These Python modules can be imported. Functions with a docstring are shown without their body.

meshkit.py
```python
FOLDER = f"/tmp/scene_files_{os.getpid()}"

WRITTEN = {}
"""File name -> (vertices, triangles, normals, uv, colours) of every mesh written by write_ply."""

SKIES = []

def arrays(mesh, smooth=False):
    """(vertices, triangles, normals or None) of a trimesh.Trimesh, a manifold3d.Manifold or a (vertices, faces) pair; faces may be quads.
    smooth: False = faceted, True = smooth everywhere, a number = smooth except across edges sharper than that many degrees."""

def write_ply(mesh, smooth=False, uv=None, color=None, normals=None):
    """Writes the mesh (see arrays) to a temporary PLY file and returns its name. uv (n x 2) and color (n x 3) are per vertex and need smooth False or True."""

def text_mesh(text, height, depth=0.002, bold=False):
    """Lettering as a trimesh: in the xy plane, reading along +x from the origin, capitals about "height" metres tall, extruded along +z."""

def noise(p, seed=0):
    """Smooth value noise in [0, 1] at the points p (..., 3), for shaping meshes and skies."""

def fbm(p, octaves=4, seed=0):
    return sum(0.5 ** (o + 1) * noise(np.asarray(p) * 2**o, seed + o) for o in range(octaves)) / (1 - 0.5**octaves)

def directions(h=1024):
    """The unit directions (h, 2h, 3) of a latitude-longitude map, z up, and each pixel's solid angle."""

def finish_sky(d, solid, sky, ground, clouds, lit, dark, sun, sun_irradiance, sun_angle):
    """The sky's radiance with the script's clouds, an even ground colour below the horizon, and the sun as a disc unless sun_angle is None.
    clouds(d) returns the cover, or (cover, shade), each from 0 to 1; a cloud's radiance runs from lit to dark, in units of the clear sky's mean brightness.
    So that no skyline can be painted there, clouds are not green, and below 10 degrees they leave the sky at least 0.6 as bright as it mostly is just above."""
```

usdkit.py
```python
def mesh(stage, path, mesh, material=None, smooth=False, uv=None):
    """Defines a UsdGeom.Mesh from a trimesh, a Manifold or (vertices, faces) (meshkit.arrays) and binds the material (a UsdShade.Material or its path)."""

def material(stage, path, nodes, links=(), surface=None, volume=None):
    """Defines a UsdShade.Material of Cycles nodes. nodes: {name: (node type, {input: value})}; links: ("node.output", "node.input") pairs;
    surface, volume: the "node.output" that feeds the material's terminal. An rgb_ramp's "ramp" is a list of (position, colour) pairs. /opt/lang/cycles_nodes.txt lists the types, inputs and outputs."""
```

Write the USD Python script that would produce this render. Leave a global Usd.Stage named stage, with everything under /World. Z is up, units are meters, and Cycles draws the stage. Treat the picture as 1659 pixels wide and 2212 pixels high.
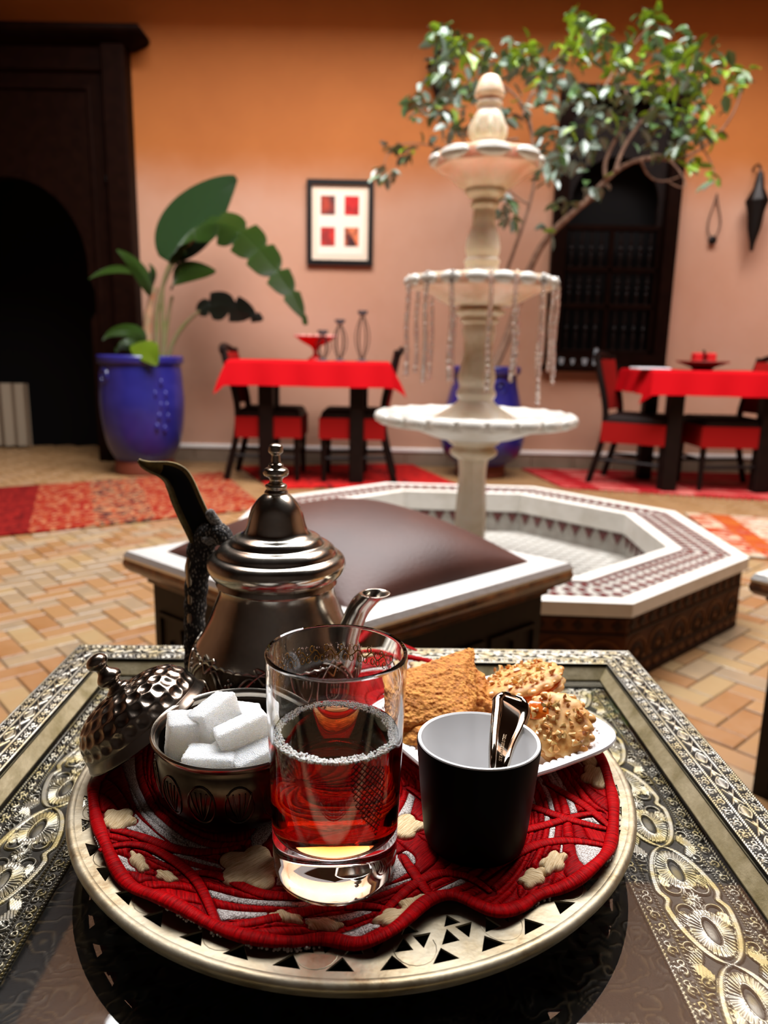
import math, random
import numpy as np, trimesh, manifold3d, usdkit, meshkit
from meshkit import noise as vnoise, fbm
from shapely.geometry import Polygon, Point, LineString, box as sbox, MultiPoint
from shapely import affinity
from shapely.ops import unary_union
from scipy.spatial import Voronoi
from pxr import Usd, UsdGeom, UsdLux, UsdShade, Sdf, Gf, Vt

stage = Usd.Stage.CreateInMemory()
UsdGeom.SetStageUpAxis(stage, 'Z'); UsdGeom.SetStageMetersPerUnit(stage, 1.0)
UsdGeom.Xform.Define(stage, '/World'); UsdGeom.Scope.Define(stage, '/World/Looks')
PI = math.pi
# ------------------------------------------------------------------ camera
W, H, FPX = 1659, 2212, 1600.0
PITCH, ROLL = .2103, .0206
EYE = np.array([0, 0, .81])
FWD = np.array([0, math.cos(PITCH), -math.sin(PITCH)])
_r0 = np.array([1., 0, 0]); _u0 = np.cross(_r0, FWD)
RGT = math.cos(ROLL)*_r0 + math.sin(ROLL)*_u0; UPV = -math.sin(ROLL)*_r0 + math.cos(ROLL)*_u0
cam = UsdGeom.Camera.Define(stage, '/World/camera')
HA = 36.0
cam.CreateHorizontalApertureAttr(HA); cam.CreateVerticalApertureAttr(HA*H/W)
cam.CreateFocalLengthAttr(FPX/W*HA)
cam.CreateFStopAttr(10.5); cam.CreateFocusDistanceAttr(.43)
cam.CreateClippingRangeAttr((.02, 100.))
cam.CreateExposureAttr(-1.66)
_m = Gf.Matrix4d(*RGT, 0, *UPV, 0, *(-FWD), 0, *EYE, 1)
cam.AddTransformOp().Set(_m)
# ------------------------------------------------------------------ light: overcast sky seen through the open top of the courtyard
WELL = (-1.9, 2.9, 1.35, 4.45, 4.9)          # x0 x1 y0 y1 of the opening, z of the top of the well
CEIL = 3.4
sky = UsdLux.RectLight.Define(stage, '/World/sky_light')
sky.CreateWidthAttr(WELL[1]-WELL[0]); sky.CreateHeightAttr(WELL[3]-WELL[2])
sky.CreateIntensityAttr(1.0); sky.CreateExposureAttr(0.0)
SKY_POWER = 62.0
sky.CreateIntensityAttr(SKY_POWER); sky.CreateColorAttr(Gf.Vec3f(1.0, 1.0, 1.01))
sky.AddTranslateOp().Set(Gf.Vec3d((WELL[0]+WELL[1])/2, (WELL[2]+WELL[3])/2, WELL[4]-.02))

def ray(px, py): return FWD + RGT*(px-W/2)/FPX - UPV*(py-H/2)/FPX
def atz(px, py, z): d = ray(px, py); return EYE + d*(z-EYE[2])/d[2]
def aty(px, py, y): d = ray(px, py); return EYE + d*(y-EYE[1])/d[1]
# ------------------------------------------------------------------ scene tree helpers
_used = {}
def numbered(parent, name):
    k = (parent, name); n = _used.get(k, 0); _used[k] = n+1
    return name if n == 0 else f'{name}_{n:03d}'
def keys(p, label=None, cat=None, group=None, kind=None):
    for k, v in (('label', label), ('category', cat), ('group', group), ('kind', kind)):
        if v: p.SetCustomDataByKey(k, v)
    return p
BASE = {}
def thing(name, label=None, cat=None, base=(0, 0, 0), rotz=0, group=None, kind=None):
    path = '/World/' + numbered('/World', name)
    x = UsdGeom.Xform.Define(stage, path)
    x.AddTranslateOp().Set(Gf.Vec3d(*map(float, base)))
    if rotz: x.AddRotateZOp().Set(math.degrees(rotz))
    BASE[path] = (np.array(base, float), rotz)
    return keys(x.GetPrim(), label, cat, group, kind)
def vf(m):
    if hasattr(m, 'to_mesh'): m = m.to_mesh(); return np.array(m.vert_properties[:, :3], float), np.array(m.tri_verts)
    if isinstance(m, (tuple, list)):
        v, f = np.asarray(m[0], float), np.asarray(m[1], int)
        if f.shape[1] == 4: f = np.vstack([f[:, [0, 1, 2]], f[:, [0, 2, 3]]])
        return v, f
    return np.array(m.vertices, float), np.array(m.faces, int)
def part(parent, name, mesh, mat, smooth=35, world=False, uv=None, label=None, kind=None, var=None):
    """one Mesh prim under parent. world: the vertices are world coordinates."""
    pp = str(parent.GetPath()); path = pp + '/' + numbered(pp, name)
    v, f = vf(mesh)
    if world:
        root = '/'.join(pp.split('/')[:3]); b, r = BASE[root]
        v = v - b
        if r: c, s = math.cos(-r), math.sin(-r); v = v @ np.array([[c, s, 0], [-s, c, 0], [0, 0, 1]])
    m = usdkit.mesh(stage, path, (v, f), mat, smooth=True if (uv is not None or var is not None) and smooth else smooth, uv=uv)
    if var is not None:
        for k, a in var.items():
            UsdGeom.PrimvarsAPI(m).CreatePrimvar(k, Sdf.ValueTypeNames.FloatArray, 'vertex').Set(Vt.FloatArray.FromNumpy(np.asarray(a, np.float32)))
    return keys(m.GetPrim(), label, None, None, kind)
def single(name, mesh, mat, label, cat, smooth=35, group=None, kind=None, uv=None):
    path = '/World/' + numbered('/World', name)
    v, f = vf(mesh)
    m = usdkit.mesh(stage, path, (v, f), mat, smooth=True if uv is not None else smooth, uv=uv)
    return keys(m.GetPrim(), label, cat, group, kind)
def structure(name, mesh, mat, smooth=False):
    m = usdkit.mesh(stage, '/World/' + numbered('/World', name), vf(mesh), mat, smooth=smooth)
    return keys(m.GetPrim(), kind='structure')
def dup(root, name, loc, rotz, label, cat, group=None):
    r = thing(name, label, cat, loc, rotz, group)
    r.GetReferences().AddInternalReference(root.GetPath()); r.SetInstanceable(True)
    return r
# ------------------------------------------------------------------ mesh helpers
cat_ = lambda ms: trimesh.util.concatenate([trimesh.Trimesh(*vf(m), process=False) for m in ms])
def bx(x0, x1, y0, y1, z0, z1, c=.0):
    """box with chamfered edges"""
    if c <= 0:
        m = trimesh.creation.box([x1-x0, y1-y0, z1-z0]); m.apply_translation([(x0+x1)/2, (y0+y1)/2, (z0+z1)/2]); return m
    pts = []
    for sx in (0, 1):
        for sy in (0, 1):
            for sz in (0, 1):
                p = np.array([(x0, x1)[sx], (y0, y1)[sy], (z0, z1)[sz]], float)
                d = np.array([1-2*sx, 1-2*sy, 1-2*sz])*c
                for k in range(3):
                    q = p.copy(); q += d; q[k] -= d[k]; pts.append(q)
    return trimesh.convex.convex_hull(np.array(pts))
def tilebox(w, l, h, c=.002):
    """a cheap tile: 8-vertex box with a bevelled top, centre at the origin, bottom at z=0 (10 quads)"""
    a, b = w/2, l/2
    v = [(-a, -b, 0), (a, -b, 0), (a, b, 0), (-a, b, 0), (-a, -b, h-c), (a, -b, h-c), (a, b, h-c), (-a, b, h-c),
         (-a+c, -b+c, h), (a-c, -b+c, h), (a-c, b-c, h), (-a+c, b-c, h)]
    f = [(3, 2, 1, 0), (8, 9, 10, 11)]
    for k in range(4):
        n = (k+1) % 4; f += [(k, n, n+4, k+4), (k+4, n+4, n+8, k+8)]
    return np.array(v, float), np.array(f)
def xf(m, t=(0, 0, 0), rz=0, rx=0, ry=0, s=1):
    v, f = vf(m); v = v*s
    for ang, ax in ((rx, 0), (ry, 1), (rz, 2)):
        if ang: v = v @ trimesh.transformations.rotation_matrix(ang, np.eye(3)[ax])[:3, :3].T
    return trimesh.Trimesh(v+np.asarray(t, float), f, process=False)
def lathe(prof, n=48, c=(0, 0, 0), rmod=None, closed=False):
    """prof: (r, z) from bottom outside to top..., revolved about z. rmod(theta, r, z) scales r."""
    p = np.array(prof, float); th = np.arange(n)*2*PI/n
    r = np.repeat(p[:, :1], n, 1); z = np.repeat(p[:, 1:], n, 1)
    if rmod is not None: r, z = rmod(th[None, :], r, z)
    v = np.stack([r*np.cos(th), r*np.sin(th), z], -1).reshape(-1, 3)+np.asarray(c, float)
    k = len(p); f = []
    rows = range(k if closed else k-1)
    i = np.arange(n); j = (i+1) % n
    for a in rows:
        b = (a+1) % k
        f.append(np.stack([a*n+i, a*n+j, b*n+j, b*n+i], 1))
    f = np.vstack(f)
    return trimesh.Trimesh(v, np.vstack([f[:, [0, 1, 2]], f[:, [0, 2, 3]]]), process=False)
def spline(pts, n):
    from scipy.interpolate import CubicSpline
    pts = np.asarray(pts, float)
    if len(pts) == 2: t = np.linspace(0, 1, n)[:, None]; return pts[0]*(1-t)+pts[1]*t
    d = np.concatenate([[0], np.cumsum(np.linalg.norm(np.diff(pts, axis=0), axis=1))])
    return CubicSpline(d, pts)(np.linspace(0, d[-1], n))
def profile(pts, n=60):
    """smooth (r,z) profile through points"""
    return spline(pts, n)
def frames(p, up=(0, 0, 1), closed=False):
    t = np.gradient(p, axis=0) if not closed else np.roll(p, -1, 0)-np.roll(p, 1, 0)
    t /= np.linalg.norm(t, axis=1, keepdims=True)+1e-12
    a = np.empty_like(p); u = np.asarray(up, float)
    if abs(t[0] @ u) > .95: u = np.array([1., 0, 0])
    x = np.cross(u, t[0]); x /= np.linalg.norm(x)
    for i in range(len(p)):
        x = x - t[i]*(x @ t[i]); x /= np.linalg.norm(x)+1e-12; a[i] = x
    return t, a, np.cross(t, a)
def tube(pts, rad, n=10, closed=False, flat=1.0, up=(0, 0, 1), uvs=False, cap=True):
    p = np.asarray(pts, float); m = len(p); rad = np.broadcast_to(np.asarray(rad, float), (m,))
    t, a, b = frames(p, up, closed)
    if closed:  # fixed up for flat loops
        a = np.cross(np.asarray(up, float), t); a /= np.linalg.norm(a, axis=1, keepdims=True); b = np.cross(t, a)
    th = np.arange(n)*2*PI/n
    v = (p[:, None] + rad[:, None, None]*(np.cos(th)[None, :, None]*a[:, None] + flat*np.sin(th)[None, :, None]*b[:, None])).reshape(-1, 3)
    i = np.arange(n); j = (i+1) % n; f = []
    for k in range(m if closed else m-1):
        q = (k+1) % m
        f.append(np.stack([k*n+i, k*n+j, q*n+j, q*n+i], 1))
    f = np.vstack(f); f = np.vstack([f[:, [0, 1, 2]], f[:, [0, 2, 3]]])
    if cap and not closed:
        v = np.vstack([v, p[0], p[-1]]); c0 = len(v)-2
        f = np.vstack([f, np.stack([np.full(n, c0), j, i], 1), np.stack([np.full(n, c0+1), (m-1)*n+i, (m-1)*n+j], 1)])
    tm = trimesh.Trimesh(v, f, process=False)
    if uvs:
        L = np.concatenate([[0], np.cumsum(np.linalg.norm(np.diff(p, axis=0), axis=1))])
        uv = np.stack([np.repeat(L, n), np.tile(th, m)*rad.mean()], 1)
        if len(v) > len(uv): uv = np.vstack([uv, uv[:1], uv[-1:]])
        return tm, uv
    return tm
def grid(P, closed_u=False):
    """P: (nu, nv, 3) -> surface"""
    nu, nv = P.shape[:2]
    idx = np.arange(nu*nv).reshape(nu, nv)
    a, b, c, d = idx[:-1, :-1], idx[1:, :-1], idx[1:, 1:], idx[:-1, 1:]
    if closed_u:
        idx2 = np.vstack([idx, idx[:1]]); a, b, c, d = idx2[:-1, :-1], idx2[1:, :-1], idx2[1:, 1:], idx2[:-1, 1:]
    q = np.stack([a, b, c, d], -1).reshape(-1, 4)
    return trimesh.Trimesh(P.reshape(-1, 3), np.vstack([q[:, [0, 1, 2]], q[:, [0, 2, 3]]]), process=False)
def shell(P, t, closed_u=False):
    """sheet P(nu,nv,3) given thickness t downward along its normals, closed at the sides"""
    g = grid(P, closed_u); n = np.array(trimesh.Trimesh(g.vertices, g.faces, process=False).vertex_normals)
    v = np.array(g.vertices); m = len(v); f = np.array(g.faces)
    e = np.sort(np.vstack([f[:, [0, 1]], f[:, [1, 2]], f[:, [2, 0]]]), 1); d = np.vstack([f[:, [0, 1]], f[:, [1, 2]], f[:, [2, 0]]])
    _, inv, cnt = np.unique(e, axis=0, return_inverse=True, return_counts=True)
    bd = d[cnt[inv.ravel()] == 1]
    side = np.vstack([np.stack([bd[:, 1], bd[:, 0], bd[:, 0]+m], 1), np.stack([bd[:, 1], bd[:, 0]+m, bd[:, 1]+m], 1)])
    return trimesh.Trimesh(np.vstack([v, v-n*t]), np.vstack([f, f[:, ::-1]+m, side]), process=False)
def ext(poly, h, z=0):
    ms = []
    for g in getattr(poly, 'geoms', [poly]):
        if g.area > 1e-9:
            m = trimesh.creation.extrude_polygon(g, h, engine='earcut'); m.apply_translation([0, 0, z]); ms.append(m)
    return cat_(ms)
def ball(c, r, sub=2, sc=(1, 1, 1)):
    m = trimesh.creation.icosphere(sub, 1.0); return trimesh.Trimesh(m.vertices*r*np.asarray(sc, float)+np.asarray(c, float), m.faces, process=False)
def upright(m, y=0.0):
    """a mesh drawn in xy (x right, y up, extruded +z) stood up in the xz plane, thickness towards -y"""
    v, f = vf(m); return trimesh.Trimesh(np.stack([v[:, 0], y-v[:, 2], v[:, 1]], 1), f, process=False)
# ------------------------------------------------------------------ materials
def lin(h):
    if isinstance(h, str):
        c = np.array([int(h[i:i+2], 16) for i in (0, 2, 4)])/255.
        return tuple(np.where(c < .04045, c/12.92, ((c+.055)/1.055)**2.4))
    return tuple(h)
def mat(name, col, rough=.5, metal=0., mix=None, bump=None, rr=None, space='position', coat=0., **kw):
    """mix=(scale, colour2[, detail, lo, hi]); bump=(scale, strength, distance); rr=(lo, hi) noise roughness"""
    nd = {'p': ('principled_bsdf', dict(base_color=lin(col), roughness=rough, metallic=metal, **kw))}
    if coat: nd['p'][1].update(coat_weight=coat, coat_roughness=.08)
    ln = []
    nd['g'] = ('geometry', {}) if space == 'position' else ('texture_coordinate', {})
    src = 'g.position' if space == 'position' else 'g.object'
    if mix:
        sc, c2 = mix[:2]; det, lo, hi = (list(mix[2:])+[4, .35, .65][len(mix)-2:])
        nd['n'] = ('noise_texture', dict(scale=sc, detail=det, roughness=.6)); ln.append((src, 'n.vector'))
        nd['r'] = ('rgb_ramp', dict(ramp=[(lo, lin(col)), (hi, lin(c2))])); ln += [('n.fac', 'r.fac'), ('r.color', 'p.base_color')]
    if bump:
        nd['bn'] = ('noise_texture', dict(scale=bump[0], detail=5., roughness=.6)); ln.append((src, 'bn.vector'))
        nd['b'] = ('bump', dict(strength=bump[1], distance=bump[2])); ln += [('bn.fac', 'b.height'), ('b.normal', 'p.normal')]
    if rr:
        nd['rn'] = ('noise_texture', dict(scale=rr[2] if len(rr) > 2 else 40., detail=4.)); ln.append((src, 'rn.vector'))
        nd['rm'] = ('map_range', dict(from_min=.3, from_max=.7, to_min=rr[0], to_max=rr[1])); ln += [('rn.fac', 'rm.value'), ('rm.result', 'p.roughness')]
    return usdkit.material(stage, '/World/Looks/'+name, nd, ln, surface='p.BSDF')
def nodes(name, nd, ln, surface='p.BSDF', volume=None):
    return usdkit.material(stage, '/World/Looks/'+name, nd, ln, surface=surface, volume=volume)
# ------------------------------------------------------------------ materials of the room
# two plaster colours: ochre above, pinker below, noise-blended at about head height
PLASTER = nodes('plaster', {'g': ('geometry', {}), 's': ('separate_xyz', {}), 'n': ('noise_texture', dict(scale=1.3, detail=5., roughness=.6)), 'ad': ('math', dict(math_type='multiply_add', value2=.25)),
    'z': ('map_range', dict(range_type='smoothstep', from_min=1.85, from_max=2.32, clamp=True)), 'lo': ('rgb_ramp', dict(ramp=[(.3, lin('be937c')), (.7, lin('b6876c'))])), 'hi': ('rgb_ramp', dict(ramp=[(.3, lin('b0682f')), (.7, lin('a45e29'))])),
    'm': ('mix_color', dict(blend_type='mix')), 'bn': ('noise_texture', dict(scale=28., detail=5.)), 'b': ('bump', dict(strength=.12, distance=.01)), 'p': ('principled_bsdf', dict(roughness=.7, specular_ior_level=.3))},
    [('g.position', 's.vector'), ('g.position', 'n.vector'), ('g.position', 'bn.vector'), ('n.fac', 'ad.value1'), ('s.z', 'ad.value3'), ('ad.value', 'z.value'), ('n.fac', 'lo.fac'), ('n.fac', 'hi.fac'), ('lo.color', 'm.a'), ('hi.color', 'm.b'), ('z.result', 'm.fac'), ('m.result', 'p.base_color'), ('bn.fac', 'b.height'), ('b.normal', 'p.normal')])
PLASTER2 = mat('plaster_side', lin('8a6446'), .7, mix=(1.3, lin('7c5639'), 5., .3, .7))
FILLCUT = mat('fill_cut_dark', (.02, .012, .008), .7)  # near black, chosen to keep front fill and reflections down
CEILM = mat('ceiling_wood', (.022, .012, .007), .7)
DARKWOOD = mat('dark_wood', (.0055, .0016, .0008), .5, mix=(14., (.010, .003, .0015), 6., .3, .7), bump=(60., .15, .004), specular_ior_level=.04)
BLACKWOOD = mat('black_wood', (.005, .002, .0015), .5, mix=(18., (.009, .0035, .0025), 5.), specular_ior_level=.15)
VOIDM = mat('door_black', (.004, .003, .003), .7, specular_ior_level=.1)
STUDM = mat('iron_stud', (.01, .009, .009), .5, .6)
BASEM = mat('baseboard_paint', lin('f2ece6'), .4)
BASET = mat('baseboard_tile', lin('8a7664'), .5, mix=(9., lin('7d6a58'), 4.))
MORTAR = mat('floor_mortar', lin('7a5e40'), .8, mix=(30., lin('6e5238'), 4.))
def tile_mat(name, stops, rough=(.3, .5)):
    return nodes(name, {
        'g': ('geometry', {}), 'n': ('noise_texture', dict(scale=9., detail=5., roughness=.65)), 'isl': ('math', dict(math_type='multiply_add', value2=.55, value3=.0)),
        'ad': ('math', dict(math_type='multiply_add', value2=.75)), 'r': ('rgb_ramp', dict(ramp=[(a, tuple(np.array(c)*.66)) for a, c in stops])),
        'rm': ('map_range', dict(from_min=.3, from_max=.7, to_min=rough[0], to_max=rough[1])),
        'bn': ('noise_texture', dict(scale=70., detail=4.)), 'b': ('bump', dict(strength=.25, distance=.004)),
        'p': ('principled_bsdf', dict(roughness=.4))},
        [('g.position', 'n.vector'), ('g.position', 'bn.vector'), ('bn.fac', 'b.height'), ('b.normal', 'p.normal'), ('g.random_per_island', 'isl.value1'), ('n.fac', 'ad.value1'), ('isl.value', 'ad.value3'),
         ('ad.value', 'r.fac'), ('r.color', 'p.base_color'), ('n.fac', 'rm.value'), ('rm.result', 'p.roughness')])
FT = [tile_mat('floor_tile_%s' % n, s) for n, s in (
    ('mixed', [(.2, lin('9c7148')), (.45, lin('ab8256')), (.6, lin('9a6537')), (.8, lin('a98b66'))]),
    ('ochre', [(.25, lin('a57c50')), (.6, lin('9c7046'))]), ('terracotta', [(.25, lin('98683c')), (.6, lin('a2764c'))]),
    ('pale', [(.25, lin('ab9068')), (.6, lin('a07848'))]), ('grey', [(.25, lin('978066')), (.6, lin('a88860'))]))]

# ------------------------------------------------------------------ floor: herringbone of fired clay tiles on mortar
fl = thing('floor', kind='structure')
part(fl, 'mortar_bed', bx(-4.5, 4.5, -2.5, 6.4, -.12, -.004), MORTAR, smooth=False)
TW, TL = .07, .14
rng = np.random.default_rng(7)
spots = []
ca, sa = math.cos(PI/4-.05), math.sin(PI/4-.05)
for i in range(-75, 75):
    for j in range(-75, 75):
        k = (i-j) % 4                     # herringbone: lying tiles start where i-j = 0 (mod 4), standing ones where it is 3
        if k == 0: u, v, rot = (i+1)*TW, (j+.5)*TW, PI/2
        elif k == 3: u, v, rot = (i+.5)*TW, (j+1)*TW, 0
        else: continue
        spots.append((ca*u-sa*v+.3, sa*u+ca*v+3.2, rot+PI/4-.05))
oct_c = np.array([.31, 2.56])
def seen(x, y):
    q = np.array([x, y, 0])-EYE; d = q @ FWD
    if d <= .2: return None
    px, py = W/2+FPX*(q@RGT)/d, H/2-FPX*(q@UPV)/d
    return px, py, d
near, far_ = [], []
for (x, y, r) in spots:
    if not (-4.4 < x < 4.4 and .2 < y < 6.2) or math.hypot(x-oct_c[0], y-oct_c[1]) < .74: continue
    s = seen(x, y); vis = False
    if s and -20 < s[0] < W+20 and s[1] < 1720 and s[1] > 1120:
        vis = (s[0] < 315 and s[1] > 1150) or (s[0] > 1395 and s[1] > 1110) or (s[0] < 420 and 1120 < s[1] < 1260)
    (near if vis else far_).append((x, y, r, s[2] if s else 9))
near.sort(key=lambda t: t[3]); far_ += near[300:]; near = near[:300]
for (x, y, r, d) in near:
    m = tilebox(TW-.004, TL-.004, .012, .0025); m = xf(m, (x, y, -.011+rng.uniform(-.0012, .0012)), r, rng.uniform(-.008, .008), rng.uniform(-.008, .008))
    part(fl, 'tile', m, FT[1+rng.integers(4)], smooth=False)
part(fl, 'tile_field', cat_([xf(tilebox(TW-.004, TL-.004, .012, .0025), (x, y, -.011+rng.uniform(-.001, .001)), r) for (x, y, r, d) in far_]), FT[0], smooth=False, kind='stuff')

# ------------------------------------------------------------------ walls, ceiling, well of the courtyard
WY = 5.45
ARC = Polygon([(-3.12, -.0)] + [(-3.12, 1.0), (-3.16, 1.06), (-3.16, 1.2), (-3.12, 1.3)] + [(-2.6+.52*math.cos(t)*1.0, 1.36+.57*math.sin(t)**1.0) for t in np.linspace(PI, 0, 28)] + [(-2.08, 1.3), (-2.04, 1.2), (-2.04, 1.06), (-2.08, 1.0), (-2.08, -.0)])
WINX = (1.125, 1.985, .75, 2.585)
wp = sbox(-4.5, -.1, 4.5, 3.5).difference(sbox(-3.3, -.2, -1.95, 2.2)).difference(sbox(WINX[0]+.03, WINX[2]+.03, WINX[1]-.03, WINX[3]-.03))
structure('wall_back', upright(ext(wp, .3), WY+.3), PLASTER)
structure('wall_left', bx(-4.8, -4.5, -2.8, 5.75, -.1, 3.5), PLASTER2)
structure('wall_right', bx(4.5, 4.8, -2.8, 5.75, -.1, 3.5), PLASTER2)
structure('unseen_wall_front', bx(-4.5, 4.5, -1.1, -.8, -.1, 3.5), FILLCUT)  # unseen wall, set close behind the camera and darkened to cut fill light
cp = sbox(-4.8, -2.8, 4.8, 5.75).difference(sbox(WELL[0], WELL[2], WELL[1], WELL[3]))
structure('ceiling', ext(cp, .3, CEIL), CEILM)
x0, x1, y0, y1, zt = WELL
structure('trim_1', ext(sbox(x0-.2, y0-.2, x1+.2, y1+.2).difference(sbox(x0, y0, x1, y1)), zt-CEIL-.3, CEIL+.3), PLASTER2)
# the little hall behind the arch
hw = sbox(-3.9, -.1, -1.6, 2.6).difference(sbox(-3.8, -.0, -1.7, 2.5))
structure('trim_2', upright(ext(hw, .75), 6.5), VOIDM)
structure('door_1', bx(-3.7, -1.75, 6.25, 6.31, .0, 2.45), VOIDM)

# baseboard
for k, (a, b) in enumerate(((-1.72, 4.5),)):
    bb = thing('baseboard_back', kind='structure')
    part(bb, 'cap_strip', bx(a, b, WY-.022, WY, .105, .135, .004), BASEM)
    n = int((b-a)/.3); w = (b-a)/n
    for i in range(n):
        part(bb, 'skirting_tile', bx(a+i*w+.002, a+(i+1)*w-.002, WY-.014, WY, 0.0, .104, .002), BASET, smooth=False)

# ------------------------------------------------------------------ carved wooden portal round the arch, left
pt = thing('door_2', kind='structure')
pan = sbox(-4.3, 0, -1.75, 2.74).difference(ARC)
part(pt, 'portal_panel', upright(ext(pan, .10), WY+.0), DARKWOOD, smooth=False)
part(pt, 'post', bx(-1.90, -1.745, WY-.16, WY-.10, 0, 2.74, .012), DARKWOOD)
part(pt, 'lintel_board', bx(-4.3, -1.90, WY-.125, WY-.10, 2.58, 2.74, .01), DARKWOOD)
part(pt, 'inner_moulding', bx(-2.02, -1.99, WY-.118, WY-.10, 0, 2.50, .006), DARKWOOD)
part(pt, 'inner_moulding', bx(-4.3, -2.02, WY-.118, WY-.10, 2.47, 2.50, .006), DARKWOOD)
cor = [(0, 2.735), (.03, 2.735), (.06, 2.75), (.10, 2.765), (.125, 2.785), (.13, 2.80), (.125, 2.818), (.11, 2.832), (0, 2.832)]
def loft(corners, offs, convex_center=None):
    """rings of a convex polygon offset outwards by o at height z"""
    c = np.array(corners, float); n = len(c); rings = []
    if Polygon(c).exterior.is_ccw is False: c = c[::-1]
    for o, z in offs:
        q = []
        for i in range(n):
            a, b, d = c[i-1], c[i], c[(i+1) % n]
            e1 = (b-a)/np.linalg.norm(b-a); e2 = (d-b)/np.linalg.norm(d-b)
            n1 = np.array([e1[1], -e1[0]]); n2 = np.array([e2[1], -e2[0]])
            q.append(np.r_[b+(n1+n2)/(1+n1@n2)*o, z])
        rings.append(q)
    v = np.array(rings).reshape(-1, 3); f = []
    for k in range(len(offs)-1):
        for i in range(n):
            j = (i+1) % n; f.append((k*n+i, k*n+j, (k+1)*n+j, (k+1)*n+i))
    f = np.array(f); f = np.vstack([f[:, [0, 1, 2]], f[:, [0, 2, 3]]])
    cap = [(i, 0, i+1) for i in range(1, n-1)]; m = (len(offs)-1)*n
    return trimesh.Trimesh(v, np.vstack([f, cap, [(m, m+i, m+i+1) for i in range(1, n-1)]]), process=False)
part(pt, 'cornice', loft([(-4.3, WY-.10), (-1.745, WY-.10), (-1.745, WY), (-4.3, WY)], [(max(o-.0, .0), z) for o, z in cor]), DARKWOOD, smooth=50)
for px, py in ((243, 387), (248, 438)):
    c = aty(px, py, WY-.11); part(pt, 'iron_latch', bx(c[0]-.045, c[0]+.045, WY-.135, WY-.10, c[2]-.022, c[2]+.022, .008), STUDM)
# pale pleated cloth inside the arch, at the left edge
pl = []
xs = np.linspace(-3.45, -2.86, 60)
P = np.stack([np.stack([xs, 5.98+.018*np.sin(xs*62)+.008*np.sin(xs*23), np.full(60, z)], 1) for z in (.02, .25, .48, .52)])
single('pleated_cloth', shell(P.transpose(1, 0, 2), .006), mat('pale_cloth', lin('8a7a66'), .9), 'pale pleated cloth hanging low inside the dark arched doorway', 'cloth')

# ------------------------------------------------------------------ window with dark wooden lattice, right
a, b, c, d = WINX
wn = thing('window_1', kind='structure')
fo = sbox(a, c, b, d).difference(sbox(a+.09, c+.09, b-.09, d-.09))
part(wn, 'window_frame', upright(ext(fo, .10), WY+.04), DARKWOOD, smooth=False)
part(wn, 'sill', bx(a-.02, b+.02, WY-.075, WY+.06, c-.035, c+.012, .008), DARKWOOD)
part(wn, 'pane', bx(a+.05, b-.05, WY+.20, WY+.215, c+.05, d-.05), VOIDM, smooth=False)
ww, cx = b-a-.18, (a+b)/2
hd = sbox(a+.09, 1.70, b-.09, d-.09).difference(Polygon([(cx-.30, 1.60)]+[(cx+.30*math.cos(t), 1.86+.30*math.sin(t)) for t in np.linspace(PI, 0, 24)]+[(cx+.30, 1.60)]))
part(wn, 'arched_head', upright(ext(hd, .035), WY+.05), BLACKWOOD, smooth=False)
for z in (c+.10, c+.42, 1.42, 1.70, d-.16): part(wn, 'rail', bx(a+.09, b-.09, WY+.01, WY+.05, z-.02, z+.02, .006), DARKWOOD)
for x in (a+.10, cx, b-.10): part(wn, 'mullion', bx(x-.016, x+.016, WY+.01, WY+.05, c+.09, 1.70, .005), DARKWOOD)
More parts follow.
